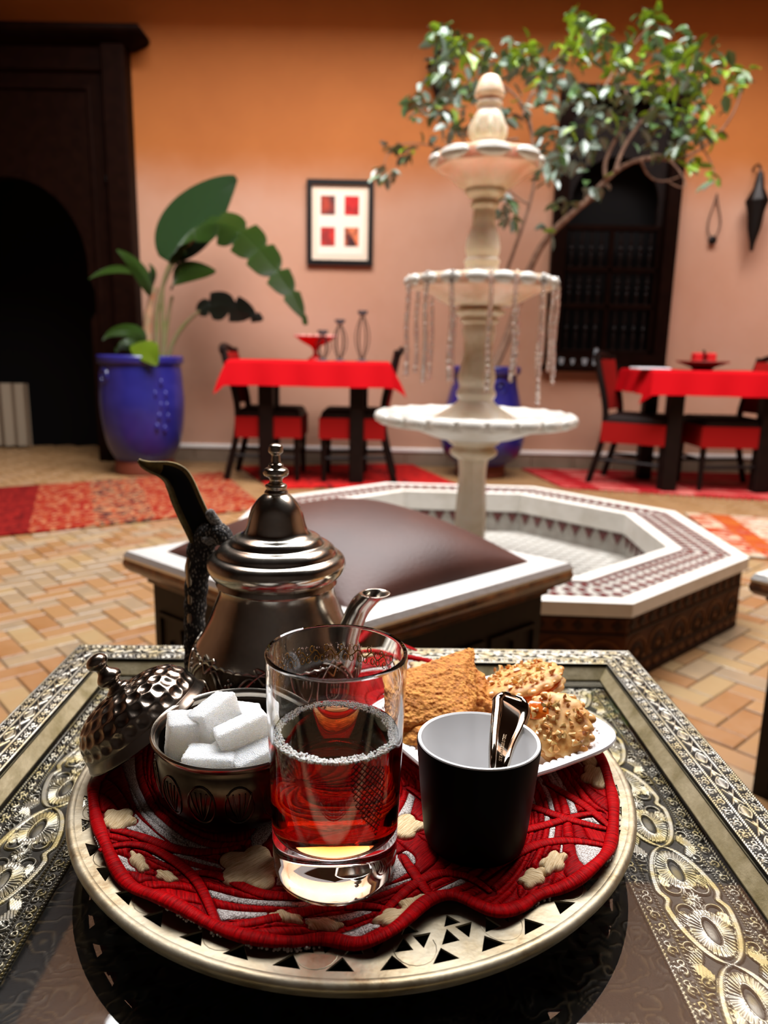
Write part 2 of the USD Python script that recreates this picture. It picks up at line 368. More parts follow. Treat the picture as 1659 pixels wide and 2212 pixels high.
sp = lathe([(.0, 0), (.011, 0), (.008, .05), (.016, .10), (.007, .13), (.018, .16), (.007, .19), (.016, .22), (.008, .27), (.011, .32), (0, .32)], 10)
for z, hgt in ((c+.12, .29), (c+.44, .21), (1.44, .24)):
    for i in range(9):
        x = a+.12+(ww-.06)*(i+.5)/9
        v, f = vf(sp); part(wn, 'spindle', (np.c_[v[:, 0]+x, v[:, 1]+WY+.03, v[:, 2]/.32*hgt+z], f), BLACKWOOD)
DIMGLASS = mat('dim_glass', lin('9aa0a6'), .15)
for px, hh, rr_, lb in ((1212, .045, .028, 'leftmost'), (1236, .04, .026, 'second'), (1262, .045, .03, 'third')):
    p0 = aty(px, 775, WY-.04); single('drinking_glass', lathe([(0, 0), (rr_*.8, 0), (rr_, hh), (rr_*.9, hh), (rr_*.7, .006), (0, .006)], 16, (p0[0], WY-.04, c+.012)), DIMGLASS, lb+' small clear tumbler from the left on the dark window sill', 'glass', group='tumblers on the window sill')
p0 = aty(1287, 770, WY-.04)
single('glass_bottle', lathe([(0, 0), (.03, 0), (.032, .01), (.032, .06), (.014, .085), (.012, .115), (.016, .12), (.0, .12)], 16, (p0[0], WY-.04, c+.012)), DIMGLASS, 'small pale bottle on the dark window sill, taller than the tumblers beside it', 'bottle')

# ------------------------------------------------------------------ framed pictures
fx0, fx1, fz0, fz1 = -.575, -.115, 1.41, 1.97
pf = thing('picture_frame', 'black framed print of four small red pictures hung on the back wall', 'picture', (-.345, WY, 1.69))
BLK = mat('frame_black', (.006, .005, .005), .35)
part(pf, 'frame', upright(ext(sbox(fx0, fz0, fx1, fz1).difference(sbox(fx0+.035, fz0+.035, fx1-.035, fz1-.035)), .03), WY), BLK, smooth=False, world=True)
part(pf, 'mount', bx(fx0+.03, fx1-.03, WY-.013, WY-.002, fz0+.03, fz1-.03), mat('mount_card', lin('e9d2bb'), .8), smooth=False, world=True)
part(pf, 'mount_window', upright(ext(sbox(fx0+.075, fz0+.07, fx1-.07, fz1-.075), .003), WY-.012), mat('mount_card_inner', lin('f1e2d0'), .8), smooth=False, world=True)
def paint(name, c1, c2, c3, rot):
    return nodes(name, {'g': ('geometry', {}), 'n': ('noise_texture', dict(scale=11., detail=3.)), 'r': ('rgb_ramp', dict(ramp=[(.35, lin(c1)), (.52, lin(c2)), (.68, lin(c3))])), 'p': ('principled_bsdf', dict(roughness=.7))},
                 [('g.position', 'n.vector'), ('n.fac', 'r.fac'), ('r.color', 'p.base_color')])
pics = [(695, 437, 'b43a20', '7a2a20', '3a2a2c', 'dusky red picture with a grey lower half, upper left'), (761, 442, 'b80a08', 'c81010', '7a0a08', 'plain deep red picture, upper right'), (709, 510, 'd82a14', 'b02018', '5a1a18', 'bright red picture with a dark shape, lower left'), (758, 514, 'd86030', 'e07848', '4a1010', 'orange picture with a dark peak, lower right')]
for k, (px, py, c1, c2, c3, lb) in enumerate(pics):
    q = (fx0+.145, fx0+.31)[k % 2], (fz1-.165, fz0+.19)[k//2]
    part(pf, 'small_picture', upright(ext(sbox(q[0]-.05, q[1]-.062, q[0]+.05, q[1]+.062), .002), WY-.015), paint('picture_%d' % k, c1, c2, c3, 0), smooth=False, world=True, label=lb)
pk = Polygon([(fx0+.28, fz0+.13), (fx0+.315, fz0+.195), (fx0+.35, fz0+.13)])
part(pf, 'painted_peak', upright(ext(pk, .0015), WY-.017), mat('peak_dark', lin('3a0c0c'), .7), smooth=False, world=True)

# ------------------------------------------------------------------ things hung on the back wall
DARKMETAL = mat('dark_metal', (.012, .009, .008), .45, .7)
q = aty(1549, 418, WY-.02); nb = thing('hanging_necklace', 'dark beaded pendant loop hung on the wall right of the window', 'ornament', (q[0], WY-.02, q[2]))
lp = spline([(0, 0, 0), (-.022, 0, -.10), (-.04, 0, -.22), (-.02, -.004, -.28), (0, -.006, -.295), (.024, -.004, -.27), (.045, 0, -.2), (.024, 0, -.1), (.002, 0, 0)], 40)
part(nb, 'cord', tube(lp, .0045, 6), mat('leather_cord', (.05, .025, .015), .7))
part(nb, 'pendant', ball((0, -.008, -.305), .03, 2, (1, .45, 1)), DARKMETAL)
def wall_lantern(px, top, bot, label, w):
    t, b_ = aty(px, top, WY-.12), aty(px, bot, WY-.12); hgt = t[2]-b_[2]
    L = thing('wall_lantern', label, 'lantern', (t[0], WY-.12, b_[2]))
    prof = [(0, 0), (.012, .01), (.02, hgt*.12), (.045, hgt*.3), (w*.75, hgt*.5), (w, hgt*.62), (w*.98, hgt*.66), (w*.5, hgt*.8), (.03, hgt*.9), (.02, hgt), (0, hgt)]
    part(L, 'body', lathe(prof, 8), DARKMETAL, smooth=20)
    part(L, 'bracket', tube(spline([(0, 0, hgt), (0, .03, hgt+.05), (0, .12, hgt+.04)], 12), .008, 6), DARKMETAL)
    part(L, 'ring', lathe([(w*1.02, hgt*.62), (w*1.06, hgt*.64), (w*1.02, hgt*.66), (w*.98, hgt*.64)], 8, closed=True), DARKMETAL)
wall_lantern(1643, 372, 545, 'dark pointed metal lantern on the wall at the right edge', .075)
wall_lantern(952, 92, 236, 'dark metal lantern on the wall half hidden behind the tree leaves', .085)

# ------------------------------------------------------------------ rugs
def rug_mat(name, stops, nu, nv, band):
    return nodes(name, {
        'a': ('attribute', dict(attribute='st')), 's': ('separate_xyz', {}),
        'u': ('math', dict(math_type='multiply', value2=float(nu))), 'v': ('math', dict(math_type='multiply', value2=float(nv))),
        'fu': ('math', dict(math_type='floor')), 'fv': ('math', dict(math_type='floor')),
        'c': ('combine_xyz', {}), 'w': ('white_noise_texture', dict(dimensions='2D')),
        'bu': ('math', dict(math_type='multiply', value2=float(band))), 'fb': ('math', dict(math_type='floor')), 'wb': ('white_noise_texture', dict(dimensions='1D')),
        'mx': ('math', dict(math_type='multiply_add', value2=.42)), 'hb': ('math', dict(math_type='multiply', value2=.52)),
        'g': ('geometry', {}), 'n': ('noise_texture', dict(scale=45., detail=3.)), 'sum': ('math', dict(math_type='multiply_add', value2=.35)),
        'r': ('rgb_ramp', dict(ramp=stops)), 'b': ('bump', dict(strength=.6, distance=.004)), 'p': ('principled_bsdf', dict(roughness=.95, specular_ior_level=.1))},
        [('a.vector', 's.vector'), ('s.x', 'u.value1'), ('s.y', 'v.value1'), ('u.value', 'fu.value1'), ('v.value', 'fv.value1'), ('fu.value', 'c.x'), ('fv.value', 'c.y'), ('c.vector', 'w.vector'),
         ('s.x', 'bu.value1'), ('bu.value', 'fb.value1'), ('fb.value', 'wb.w'), ('wb.value', 'hb.value1'), ('w.value', 'mx.value1'), ('hb.value', 'mx.value3'),
         ('g.position', 'n.vector'), ('n.fac', 'sum.value1'), ('mx.value', 'sum.value3'), ('sum.value', 'r.fac'), ('r.color', 'p.base_color'), ('n.fac', 'b.height'), ('b.normal', 'p.normal')])
def rug(name, quad, m, label, nu=60, nv=60, fringe=None):
    q = np.array(quad, float); s, t = np.meshgrid(np.linspace(0, 1, 40), np.linspace(0, 1, 40), indexing='ij')
    P2 = (q[0]*((1-s)*(1-t))[..., None]+q[1]*(s*(1-t))[..., None]+q[2]*(s*t)[..., None]+q[3]*((1-s)*t)[..., None])
    z = .012+.004*vnoise(np.dstack([P2*4, 0*s]))
    g = shell(np.dstack([P2, z]), .011); uv = np.stack([s.ravel(), t.ravel()], 1)
    c = P2.reshape(-1, 2).mean(0); T = thing(name, label, 'rug', (c[0], c[1], 0))
    part(T, 'woven_field', g, m, world=True, uv=np.vstack([uv, uv]))
    if fringe:
        k0, k1 = fringe; e0, e1 = q[k0], q[k1]; nrm = np.array([(e1-e0)[1], -(e1-e0)[0]]); nrm /= np.linalg.norm(nrm); ms = []
        if (c-e0) @ nrm > 0: nrm = -nrm
        r_ = np.random.default_rng(3)
        for i in range(70):
            p0 = e0+(e1-e0)*(i+.5)/70; p1 = p0+nrm*.05+r_.normal(0, .008, 2)
            ms.append(tube([(*p0, .01), (*((p0+p1)/2), .008), (*p1, .004)], .004, 4))
        part(T, 'fringe', cat_(ms), mat('fringe_'+name+str(len(_used)), lin('b03028'), .9), world=True, kind='stuff')
z2 = lambda *p: atz(*p, 0.0)[:2]
reds = [(.0, lin('280404')), (.28, lin('560807')), (.48, lin('70100c')), (.62, lin('761812')), (.78, lin('863a1c')), (.9, lin('987050')), (1., lin('20101a'))]
A_, B_, C_ = z2(0, 1161), z2(572, 1101), z2(478, 1023)
dirf = (B_-A_)/np.linalg.norm(B_-A_)
rug('rug', [A_-dirf*1.3, B_, C_, C_-(B_-(A_-dirf*1.3))+np.array([0, .02])], rug_mat('rug_kilim', reds, 120, 70, 9), 'orange and red banded kilim rug on the open floor at left', fringe=None)
reds2 = [(.0, lin('5a0608')), (.35, lin('96100f')), (.7, lin('b01c18')), (.9, lin('8a1414')), (1., lin('4a0c10'))]
rug('rug', [z2(585, 1058), z2(990, 1052), z2(885, 1004), z2(520, 1012)], rug_mat('rug_red', reds2, 50, 30, 9), 'dark red rug beneath the table with the footed red bowl')
rug('rug', [(1.12, 4.62), (3.4, 4.05), (3.5, 5.3), (1.0, 5.38)], rug_mat('rug_rose', [(.0, lin('6c0a0e')), (.4, lin('8c1016')), (.75, lin('9c2426')), (1., lin('b86a60'))], 6, 30, 20), 'crimson rug with a tasselled front edge beneath the right-hand table', fringe=(0, 1))
rug('rug', [z2(1600, 1205), (2.6, 2.75), (2.9, 3.55), z2(1478, 1112)], rug_mat('rug_stripe', [(.0, lin('7a3414')), (.35, lin('984e1c')), (.6, lin('8c2c1a')), (.8, lin('a08a70')), (1., lin('b0a494'))], 20, 30, 12), 'orange and cream striped rug at the right beyond the pool')

# ------------------------------------------------------------------ dining tables, cloths, chairs
REDCLOTH = mat('red_tablecloth', (.42, .0006, .004), .85, bump=(300., .1, .002), specular_ior_level=.1)
REDSEAT = nodes('red_striped_seat', {'g': ('texture_coordinate', {}), 'm': ('wave_texture', dict(scale=9., distortion=.4, bands_direction='y')), 'r': ('rgb_ramp', dict(ramp=[(0, (.26, .006, .006)), (.5, (.36, .008, .006)), (.8, (.10, .003, .003)), (1, (.30, .02, .01))])), 'p': ('principled_bsdf', dict(roughness=.9, specular_ior_level=.1))},
                [('g.object', 'm.vector'), ('m.fac', 'r.fac'), ('r.color', 'p.base_color')])
def table(x, y, w, d, h, label, legs):
    T = thing('dining_table', label, 'table', (x, y, 0))
    part(T, 'tabletop', bx(-w/2, w/2, -d/2, d/2, h-.03, h, .006), BLACKWOOD)
    part(T, 'apron', ext(sbox(-w/2+.06, -d/2+.06, w/2-.06, d/2-.06).difference(sbox(-w/2+.09, -d/2+.09, w/2-.09, d/2-.09)), .07, h-.1), BLACKWOOD, smooth=False)
    for lx, ly in legs: part(T, 'leg', bx(lx-.045, lx+.045, ly-.045, ly+.045, .013, h-.03, .008), BLACKWOOD)
def cloth(x, y, a, b, h, o, label, seed, group=None):
    u = np.r_[np.linspace(-a-o, -a-.01, 14), np.linspace(-a+.004, a-.004, 30), np.linspace(a+.01, a+o, 14)]; v = np.r_[np.linspace(-b-o, -b-.01, 14), np.linspace(-b+.004, b-.004, 24), np.linspace(b+.01, b+o, 14)]
    U, V = np.meshgrid(u, v, indexing='ij'); cu, cv = np.clip(U, -a, a), np.clip(V, -b, b)
    ou, ov = np.abs(U)-np.abs(cu), np.abs(V)-np.abs(cv)
    drop = np.maximum(ou, ov)+.35*np.minimum(ou, ov)
    fold = .022*np.sin(U*13+seed)*np.clip(ov/o, 0, 1)+.022*np.sin(V*14+seed*2)*np.clip(ou/o, 0, 1)
    X = x+cu+np.sign(U)*(ou*.16+.004)*(ou > 0)+np.sign(U)*np.abs(fold)*(ou > 0)+np.sign(U)*.3*np.minimum(ou, ov); Y = y+cv+np.sign(V)*(ov*.14+.004)*(ov > 0)+np.sign(V)*np.abs(fold)*(ov > 0)+np.sign(V)*.3*np.minimum(ou, ov)
    Z = h+.004-drop*.97+.0015*np.sin(U*9+seed)*np.cos(V*8)
    return single('tablecloth', shell(np.dstack([X, Y, Z]), .0025), REDCLOTH, label, 'tablecloth', smooth=40)
table(-.47, 4.83, .98, .62, .755, 'dark wooden dining table under the red cloth with the footed bowl', [(-.27, -.22), (.29, -.22), (-.30, .22), (.30, .22)])
cloth(-.47, 4.83, .485, .31, .755, .155, 'bright red tablecloth under the footed red bowl and three candle holders', .7)
table(2.18, 4.78, 1.2, .62, .745, 'dark wooden dining table at right under the red cloth with the candle dish', [(-.42, -.22), (.15, -.22), (-.42, .22), (.52, .22)])
cloth(2.18, 4.78, .60, .31, .745, .15, 'bright red tablecloth under the wide dish with red candles', 2.1)

SEATSHADE = mat('seat_shade_top', (.012, .004, .003), .6, specular_ior_level=.2)  # near black carries the shade on the seat tops under the table
def chair(loc, rz, label):
    C = thing('dining_chair', label, 'chair', loc, rz, None)
    part(C, 'seat_frame', bx(-.2, .2, -.2, .2, .38, .43, .01), BLACKWOOD)
    part(C, 'seat', xf(trimesh.Trimesh(*vf(manifold3d.Manifold.batch_hull([manifold3d.Manifold.sphere(.035, 20).translate([sx*.16, sy*.16, .43]) for sx in (-1, 1) for sy in (-1, 1)]+[manifold3d.Manifold.sphere(.03, 20).translate([0, 0, .445])])))), SEATSHADE)
    part(C, 'seat_skirt', ext(sbox(-.205, -.205, .205, .205).difference(sbox(-.198, -.198, .198, .198)), .13, .285), REDSEAT, smooth=False)
    for sx, sy in ((1, 1), (1, -1)): part(C, 'leg', xf(lathe([(0, 0), (.016, 0), (.022, .38), (0, .38)], 8), (sx*.175, sy*.175, .013)), BLACKWOOD)
    for sy in (1, -1):
        part(C, 'stile', tube(spline([(-.27, sy*.18, .013), (-.21, sy*.18, .25), (-.19, sy*.18, .45), (-.23, sy*.18, .65), (-.275, sy*.17, .83)], 16), .021, 8), BLACKWOOD)
    t_ = np.linspace(-1, 1, 14)
    Pb = np.stack([np.stack([(-.205-(z-.48)*.2)+.0*t_-.028*(1-t_**2), .17*t_, np.full(14, z)], 1) for z in np.linspace(.48, .80, 10)])
    part(C, 'backrest', shell(Pb, .022), REDSEAT)
    part(C, 'top_rail', tube(spline([(-.272, -.19, .80), (-.296, -.1, .83), (-.302, 0, .84), (-.296, .1, .83), (-.272, .19, .80)], 16), .02, 8), BLACKWOOD)
    part(C, 'stretcher', tube([(.175, -.17, .2), (.175, .17, .2)], .011, 6), BLACKWOOD)
    for sy in (1, -1): part(C, 'stretcher', tube([(.175, sy*.175, .16), (-.225, sy*.18, .17)], .011, 6), BLACKWOOD)
    return C
c0 = chair((-.73, 4.80, 0), 0, 'dark chair with red back, left end of the table with the footed bowl')
dup(c0, 'dining_chair', (-.21, 4.80, 0), PI, 'dark chair with red back, right end of the table with the footed bowl', 'chair')
dup(c0, 'dining_chair', (1.66, 4.82, 0), -.55, 'dark chair with broad red striped back, left end of the right-hand table', 'chair')
dup(c0, 'dining_chair', (2.14, 4.74, 0), PI, 'dark red-seated chair at the far right, tucked under the right-hand table', 'chair')

# ------------------------------------------------------------------ on the tables
REDGLAZE = mat('red_glaze', (.6, .02, .02), .2)
q = aty(681, 772, 4.88); zc = .7605
fb = thing('footed_bowl', 'red footed bowl with a pale dotted rim on the left table', 'bowl', (q[0], 4.88, zc))
part(fb, 'bowl', lathe(profile([(.05, 0), (.045, .012), (.016, .035), (.018, .07), (.06, .10), (.115, .135), (.128, .15)], 30).tolist()+profile([(.122, .15), (.10, .135), (.05, .105), (.0, .098)], 14).tolist(), 32), REDGLAZE)
for k in range(18):
    a = k*2*PI/18; part(fb, 'rim_dot', ball((.128*math.cos(a), .128*math.sin(a), .152), .009, 1), mat('dot_pink', lin('f0a8a0'), .4) if k == 0 else '/World/Looks/dot_pink')
GREYM = mat('grey_metal', lin('55565c'), .5, .3)
for (px, top, n) in ((697, 713, 'shortest'), (734, 690, 'middle-sized'), (782, 671, 'tallest')):
    q = aty(px, 775, 4.68 if n == 'shortest' else 4.80); t_ = aty(px, top, q[1]); hh = t_[2]-zc
    ch = thing('candle_holder', f'{n} of three dark wire candle holders on the left table', 'candle holder', (q[0], q[1], zc))
    part(ch, 'base', lathe([(0, 0), (.035, 0), (.034, .006), (.008, .014), (0, .014)], 20), GREYM)
    part(ch, 'cup', lathe([(0, hh-.03), (.012, hh-.03), (.03, hh-.02), (.032, hh), (.027, hh), (.024, hh-.016), (0, hh-.018)], 20), GREYM)
    for k in range(6):
        a = k*PI/3; s_ = np.linspace(0, 1, 14); r_ = .008+.036*np.sin(PI*s_)
        part(ch, 'cage_wire', tube(np.stack([r_*math.cos(a), r_*math.sin(a), .012+(hh-.045)*s_], 1), .0035, 6), DARKMETAL)
q = aty(1517, 795, 4.78); zc2 = .7505
ds = thing('candle_dish', 'wide dark red dish holding two red square candles on the right table', 'dish', (q[0], 4.78, zc2))
part(ds, 'dish', lathe([(0, 0), (.06, 0), (.065, .014), (.15, .045), (.165, .052), (.16, .056), (.14, .05), (.06, .022), (0, .02)], 36), mat('dish_brown', lin('6a2a20'), .4))
part(ds, 'spike', lathe([(0, .02), (.012, .02), (.009, .12), (0, .125)], 8), DARKMETAL)
for s_, lb in ((-1, 'left'), (1, 'right')):
    cd = thing('square_candle', f'{lb} of two red square candles in the wide dish', 'candle', (q[0]+s_*.042, 4.775, zc2+.023))
    part(cd, 'wax_block', bx(-.026, .026, -.035, .035, 0, .083, .006), mat('red_wax_'+lb, (.62, .012, .015), .4))
    part(cd, 'wick', tube([(0, 0, .082), (.002, 0, .094)], .0015, 5), BLK)
q = aty(1402, 793, 4.62)
nk = single('napkin', bx(q[0]-.10, q[0]+.10, 4.52, 4.68, .750, .762, .004), mat('white_napkin', lin('d8d4da'), .8), 'folded white napkin on the left end of the right-hand table', 'napkin')
# ------------------------------------------------------------------ octagonal fountain pool
STONE = nodes('white_marble', {'g': ('geometry', {}), 'n': ('noise_texture', dict(scale=7., detail=6., roughness=.65)), 'r': ('rgb_ramp', dict(ramp=[(.3, lin('beb8ac')), (.55, lin('d2cec6')), (.75, lin('c6c0b4'))])), 'bn': ('noise_texture', dict(scale=60.)), 'b': ('bump', dict(strength=.15, distance=.004)), 'p': ('principled_bsdf', dict(roughness=.38))},
              [('g.position', 'n.vector'), ('n.fac', 'r.fac'), ('r.color', 'p.base_color'), ('g.position', 'bn.vector'), ('bn.fac', 'b.height'), ('b.normal', 'p.normal')])
FSTONE = nodes('cream_marble', {'g': ('geometry', {}), 'n': ('noise_texture', dict(scale=6., detail=6., roughness=.65, distortion=.8)), 'r': ('rgb_ramp', dict(ramp=[(.28, lin('b89a70')), (.5, lin('d6c6ac')), (.72, lin('e2d8c8'))])), 'bn': ('noise_texture', dict(scale=45.)), 'b': ('bump', dict(strength=.15, distance=.004)), 'p': ('principled_bsdf', dict(roughness=.35, subsurface_weight=.15, subsurface_scale=.01))},
               [('g.position', 'n.vector'), ('n.fac', 'r.fac'), ('r.color', 'p.base_color'), ('g.position', 'bn.vector'), ('bn.fac', 'b.height'), ('b.normal', 'p.normal')])
BURG = mat('burgundy_tile', lin('4c1a1c'), .3, mix=(30., lin('5f2622'), 3.))
GROUT = mat('tile_white', lin('a29e96'), .35, mix=(25., lin('8e877e'), 4.))
BROWNT = mat('brown_tile', (.075, .020, .003), .65, mix=(22., (.040, .010, .002), 5., .3, .7), specular_ior_level=.15)
BROWND = mat('dark_brown_tile', (.016, .004, .001), .6, specular_ior_level=.15)
OCRE = mat('ochre_tile', (.13, .045, .008), .6, mix=(40., (.08, .024, .004), 3.), specular_ior_level=.15)
OC, OYAW, ORAD = oct_c, -.046, .890
oang = OYAW+np.radians(-67.5)+np.arange(8)*PI/4
octo = lambda R: np.stack([OC[0]+R*np.cos(oang), OC[1]+R*np.sin(oang)], 1)
fp = thing('fountain_pool', 'octagonal tiled fountain pool with white marble rim and burgundy mosaic band', 'fountain pool', (OC[0], OC[1], 0))
def ring(name, ro, ri, z0, z1, m, **k): return part(fp, name, ext(Polygon(octo(ro)).difference(Polygon(octo(ri))), z1-z0, z0), m, smooth=False, world=True, **k)
ring('wall', .875, .70, 0, .19, BROWNT)
ring('marble_edge', ORAD, .845, .190, .226, STONE)
ring('mosaic_bed', .845, .70, .188, .2225, GROUT)
ring('red_line', .846, .838, .2220, .2245, BURG); ring('red_line', .708, .700, .2220, .2245, BURG)
ring('inner_nosing', .700, .655, .15, .2275, STONE)
ring('inner_wall', .680, .665, .055, .16, GROUT)
part(fp, 'pool_floor', ext(Polygon(octo(.70)), .06, 0.0), GROUT, smooth=False, world=True)
# mosaic triangles on the rim, lozenges of the outer wall
def edge(k, R):
    P = octo(R); return P[k], P[(k+1) % 8]
def outn(k):
    a, b = edge(k, 1.); d = (b-a)/np.linalg.norm(b-a); return d, np.array([d[1], -d[0]])
restm = []
def tri_prism(p, h, z): return ext(Polygon(p), h, z)
for k in range(8):
    d, n_ = outn(k)
    for row in range(3):
        ro = .834-.043*row; ri = ro-.036
        a, b = edge(k, (ro+ri)/2); L = np.linalg.norm(b-a); N = 15
        for i in range(N):
            u = (i+(.5 if row % 2 else .25)+.1)/N*L
            if u > L-.012: continue
            c = a+d*u; hw_, hh_ = L/N*.36, (ro-ri)*.46
            t = [c-d*hw_*.2+n_*hh_, c+d*hw_+n_*hh_*.2, c+d*hw_*.2-n_*hh_, c-d*hw_-n_*hh_*.2]
            m = tri_prism(t, .003, .2215)
            (part(fp, 'mosaic_tile', m, BURG, smooth=False, world=True) if k in (0, 1, 2, 3) and row < 3 else restm.append(m))
part(fp, 'mosaic_field', cat_(restm), BURG, smooth=False, world=True, kind='stuff')
for k in (1, 2, 3, 4, 5):       # inverted triangles under the inner lip
    d, n_ = outn(k); a, b = edge(k, .6645); L = np.linalg.norm(b-a); N = 8
    for i in range(N):
        u0, u1 = (i+.12)*L/N, (i+.88)*L/N
        tri = trimesh.creation.extrude_polygon(Polygon([(u0, .142), ((u0+u1)/2, .098), (u1, .142)]), .004, engine='earcut')
        v, f = vf(tri); P3 = np.c_[a[0]+d[0]*v[:, 0]-n_[0]*v[:, 2], a[1]+d[1]*v[:, 0]-n_[1]*v[:, 2], v[:, 1]]
        part(fp, 'triangle_tile', (P3, f), BURG, smooth=False, world=True)
# fish-scale tiles of the pool floor
gm = mat('grey_scale_tile', lin('b0ada6'), .3); sc = []
for i in range(-16, 17):
    for j in range(-16, 17):
        p0 = OC+np.array([i*.055+(.0275 if j % 2 else 0), j*.038])
        if Polygon(octo(.64)).contains(Point(p0).buffer(.03)): sc.append(ext(Polygon([p0+np.array([.024*math.cos(t), .02*math.sin(t)]) for t in np.linspace(0, 2*PI, 9)[:-1]]), .004, .059))
part(fp, 'scale_tile_field', cat_(sc), gm, smooth=False, world=True, kind='stuff')
# outer wall: bands, lozenges and pointed arches of glazed tile
def on_wall(k, poly, t, R=.875):
    d, n_ = outn(k); a, b = edge(k, R); m = ext(poly, t)
    v, f = vf(m); return np.c_[a[0]+d[0]*v[:, 0]+n_[0]*v[:, 2], a[1]+d[1]*v[:, 0]+n_[1]*v[:, 2], v[:, 1]], f
SW = np.linalg.norm(np.subtract(*edge(0, .875)))
for k in (7, 0, 1, 2):
    for z in (.012, .05, .138, .182):
        part(fp, 'tile_band', on_wall(k, sbox(.004, z-.003, SW-.004, z+.003), .003), BROWND, smooth=False, world=True)
    for i in range(14):
        c = (i+.5)*SW/14; h = SW/28
        part(fp, 'lozenge_tile', on_wall(k, Polygon([(c-h*.6, .16), (c, .145), (c+h*.6, .16), (c, .175)]), .003), BROWND, smooth=False, world=True)
        part(fp, 'lozenge_tile', on_wall(k, Polygon([(c-h*.7, .031), (c, .02), (c+h*.7, .031), (c, .042)]), .003), OCRE, smooth=False, world=True)
    for i in range(6):
        c = (i+.5)*SW/6; h = SW/12
        for w_ in (.92, .55):
            o = Polygon([(c-h*w_, .058)]+[(c-h*w_*math.cos(t), .075+.055*w_*math.sin(t)) for t in np.linspace(0, PI, 14)]+[(c+h*w_, .058)])
            part(fp, 'arch_tile', on_wall(k, o.difference(o.buffer(-.006)), .003), OCRE if w_ > .6 else BROWND, smooth=False, world=True)
        part(fp, 'star_tile', on_wall(k, Polygon([(c+(.014 if q % 2 else .006)*math.cos(q*PI/8), .078+(.014 if q % 2 else .006)*math.sin(q*PI/8)) for q in range(16)]), .003), OCRE, smooth=False, world=True)

# ------------------------------------------------------------------ three-tiered marble fountain standing in the pool
FX, FY = .306, 2.56
ft = thing('fountain', 'three-tiered cream marble fountain with scalloped basins and an urn finial', 'fountain', (FX, FY, 0))
scal = lambda n, a, z0, z1: (lambda th, r, z: (r*(1+a*(np.abs(np.cos(n*th/2))-.6)*((z > z0) & (z < z1))), z))
part(ft, 'shaft', lathe(profile([(.075, .06), (.072, .09), (.06, .12), (.055, .2), (.05, .35), (.05, .44), (.056, .47)], 30), 8), FSTONE, smooth=20)
part(ft, 'collar', lathe(profile([(.055, .462), (.078, .475), (.082, .49), (.07, .502), (.086, .515), (.088, .53)], 24), 32), FSTONE)
def basin(name, R, zr, zb, rb, n, amp, lip):
    out = [(0, zb), (rb, zb), (rb+(R-rb)*.35, zb+(zr-zb)*.22), (rb+(R-rb)*.78, zb+(zr-zb)*.55), (R*.965, zr-lip)]
    o = profile(out[1:], 16).tolist()
    o = [(0, zb)]+o+[(R*.985, zr-lip*.9), (R, zr-lip*.55), (R*1.0, zr-lip*.2), (R*.975, zr), (R*.93, zr-.002), (R*.90, zr-.012), (R*.6, zr-(zr-zb)*.45), (0, zr-(zr-zb)*.5)]
    part(ft, name, lathe(o, 144, rmod=lambda th, r, z: (r*(1+amp*(np.abs(np.cos(n*th/2))-.6)*(r > rb*1.3)), z+ .25*amp*R*(np.abs(np.cos(n*th/2))-.6)*(r > R*.88))), STONE if name == 'lower_basin' else FSTONE, smooth=40)
    r = np.random.default_rng(n)
    for i in range(n):   # carved lobes round the lip
        a = (i+.5)*2*PI/n if False else i*2*PI/n
        w = 2*PI*R/n*.52
        s_ = np.linspace(-1, 1, 9); arc = np.stack([(R*1.0)*np.cos(a+s_*w/R*.8), (R*1.0)*np.sin(a+s_*w/R*.8), np.full(9, zr-lip*.45)], 1)
        part(ft, 'carved_lobe', tube(arc, .5*lip*np.sqrt(np.clip(1-(s_*.98)**2, .02, 1)), 8), STONE)
basin('lower_basin', .325, .622, .525, .085, 22, .02, .045)
part(ft, 'lower_column', lathe(profile([(.062, .56), (.064, .655), (.06, .665), (.066, .675), (.066, .69), (.06, .70), (.062, .72), (.056, .78), (.051, .86), (.055, .90), (.055, .915), (.064, .92), (.064, .928), (.058, .933), (.08, .945), (.084, .955), (.072, .962), (.098, .975)], 70), 40), FSTONE)
basin('middle_basin', .238, 1.062, .972, .095, 18, .02, .038)
part(ft, 'upper_column', lathe(profile([(.058, 1.02), (.056, 1.09), (.055, 1.10), (.058, 1.108), (.058, 1.118), (.052, 1.124), (.055, 1.14), (.056, 1.165), (.050, 1.195), (.039, 1.225), (.037, 1.26), (.037, 1.275), (.046, 1.285), (.046, 1.293), (.04, 1.30), (.054, 1.312), (.066, 1.325), (.066, 1.335)], 70), 40), FSTONE)
basin('upper_basin', .166, 1.438, 1.335, .066, 8, .05, .042)
part(ft, 'finial', lathe(profile([(.04, 1.40), (.046, 1.45), (.054, 1.456), (.056, 1.468), (.05, 1.474), (.052, 1.482), (.056, 1.50), (.054, 1.52), (.044, 1.555), (.036, 1.570), (.036, 1.576), (.041, 1.583), (.04, 1.592), (.034, 1.60), (.036, 1.607), (.046, 1.612), (.046, 1.622), (.038, 1.645), (.027, 1.664), (.0, 1.668)], 80), 36), FSTONE)
for k in range(8):
    a = k*PI/4; part(ft, 'urn_gadroon', tube(np.stack([(.052+.0)*np.cos(a)*np.array([.95, 1.03, 1.03, .82]), (.052)*np.sin(a)*np.array([.95, 1.03, 1.03, .82]), [1.482, 1.5, 1.52, 1.55]], 1), [.004, .009, .009, .003], 8), FSTONE)
WATER = nodes('water', {'p': ('principled_bsdf', dict(base_color=(1, 1, 1), roughness=.10, ior=1.33, transmission_weight=1.))}, [])
rw = np.random.default_rng(11); ORD = 'first second third fourth fifth sixth seventh eighth ninth tenth eleventh twelfth thirteenth fourteenth'.split()
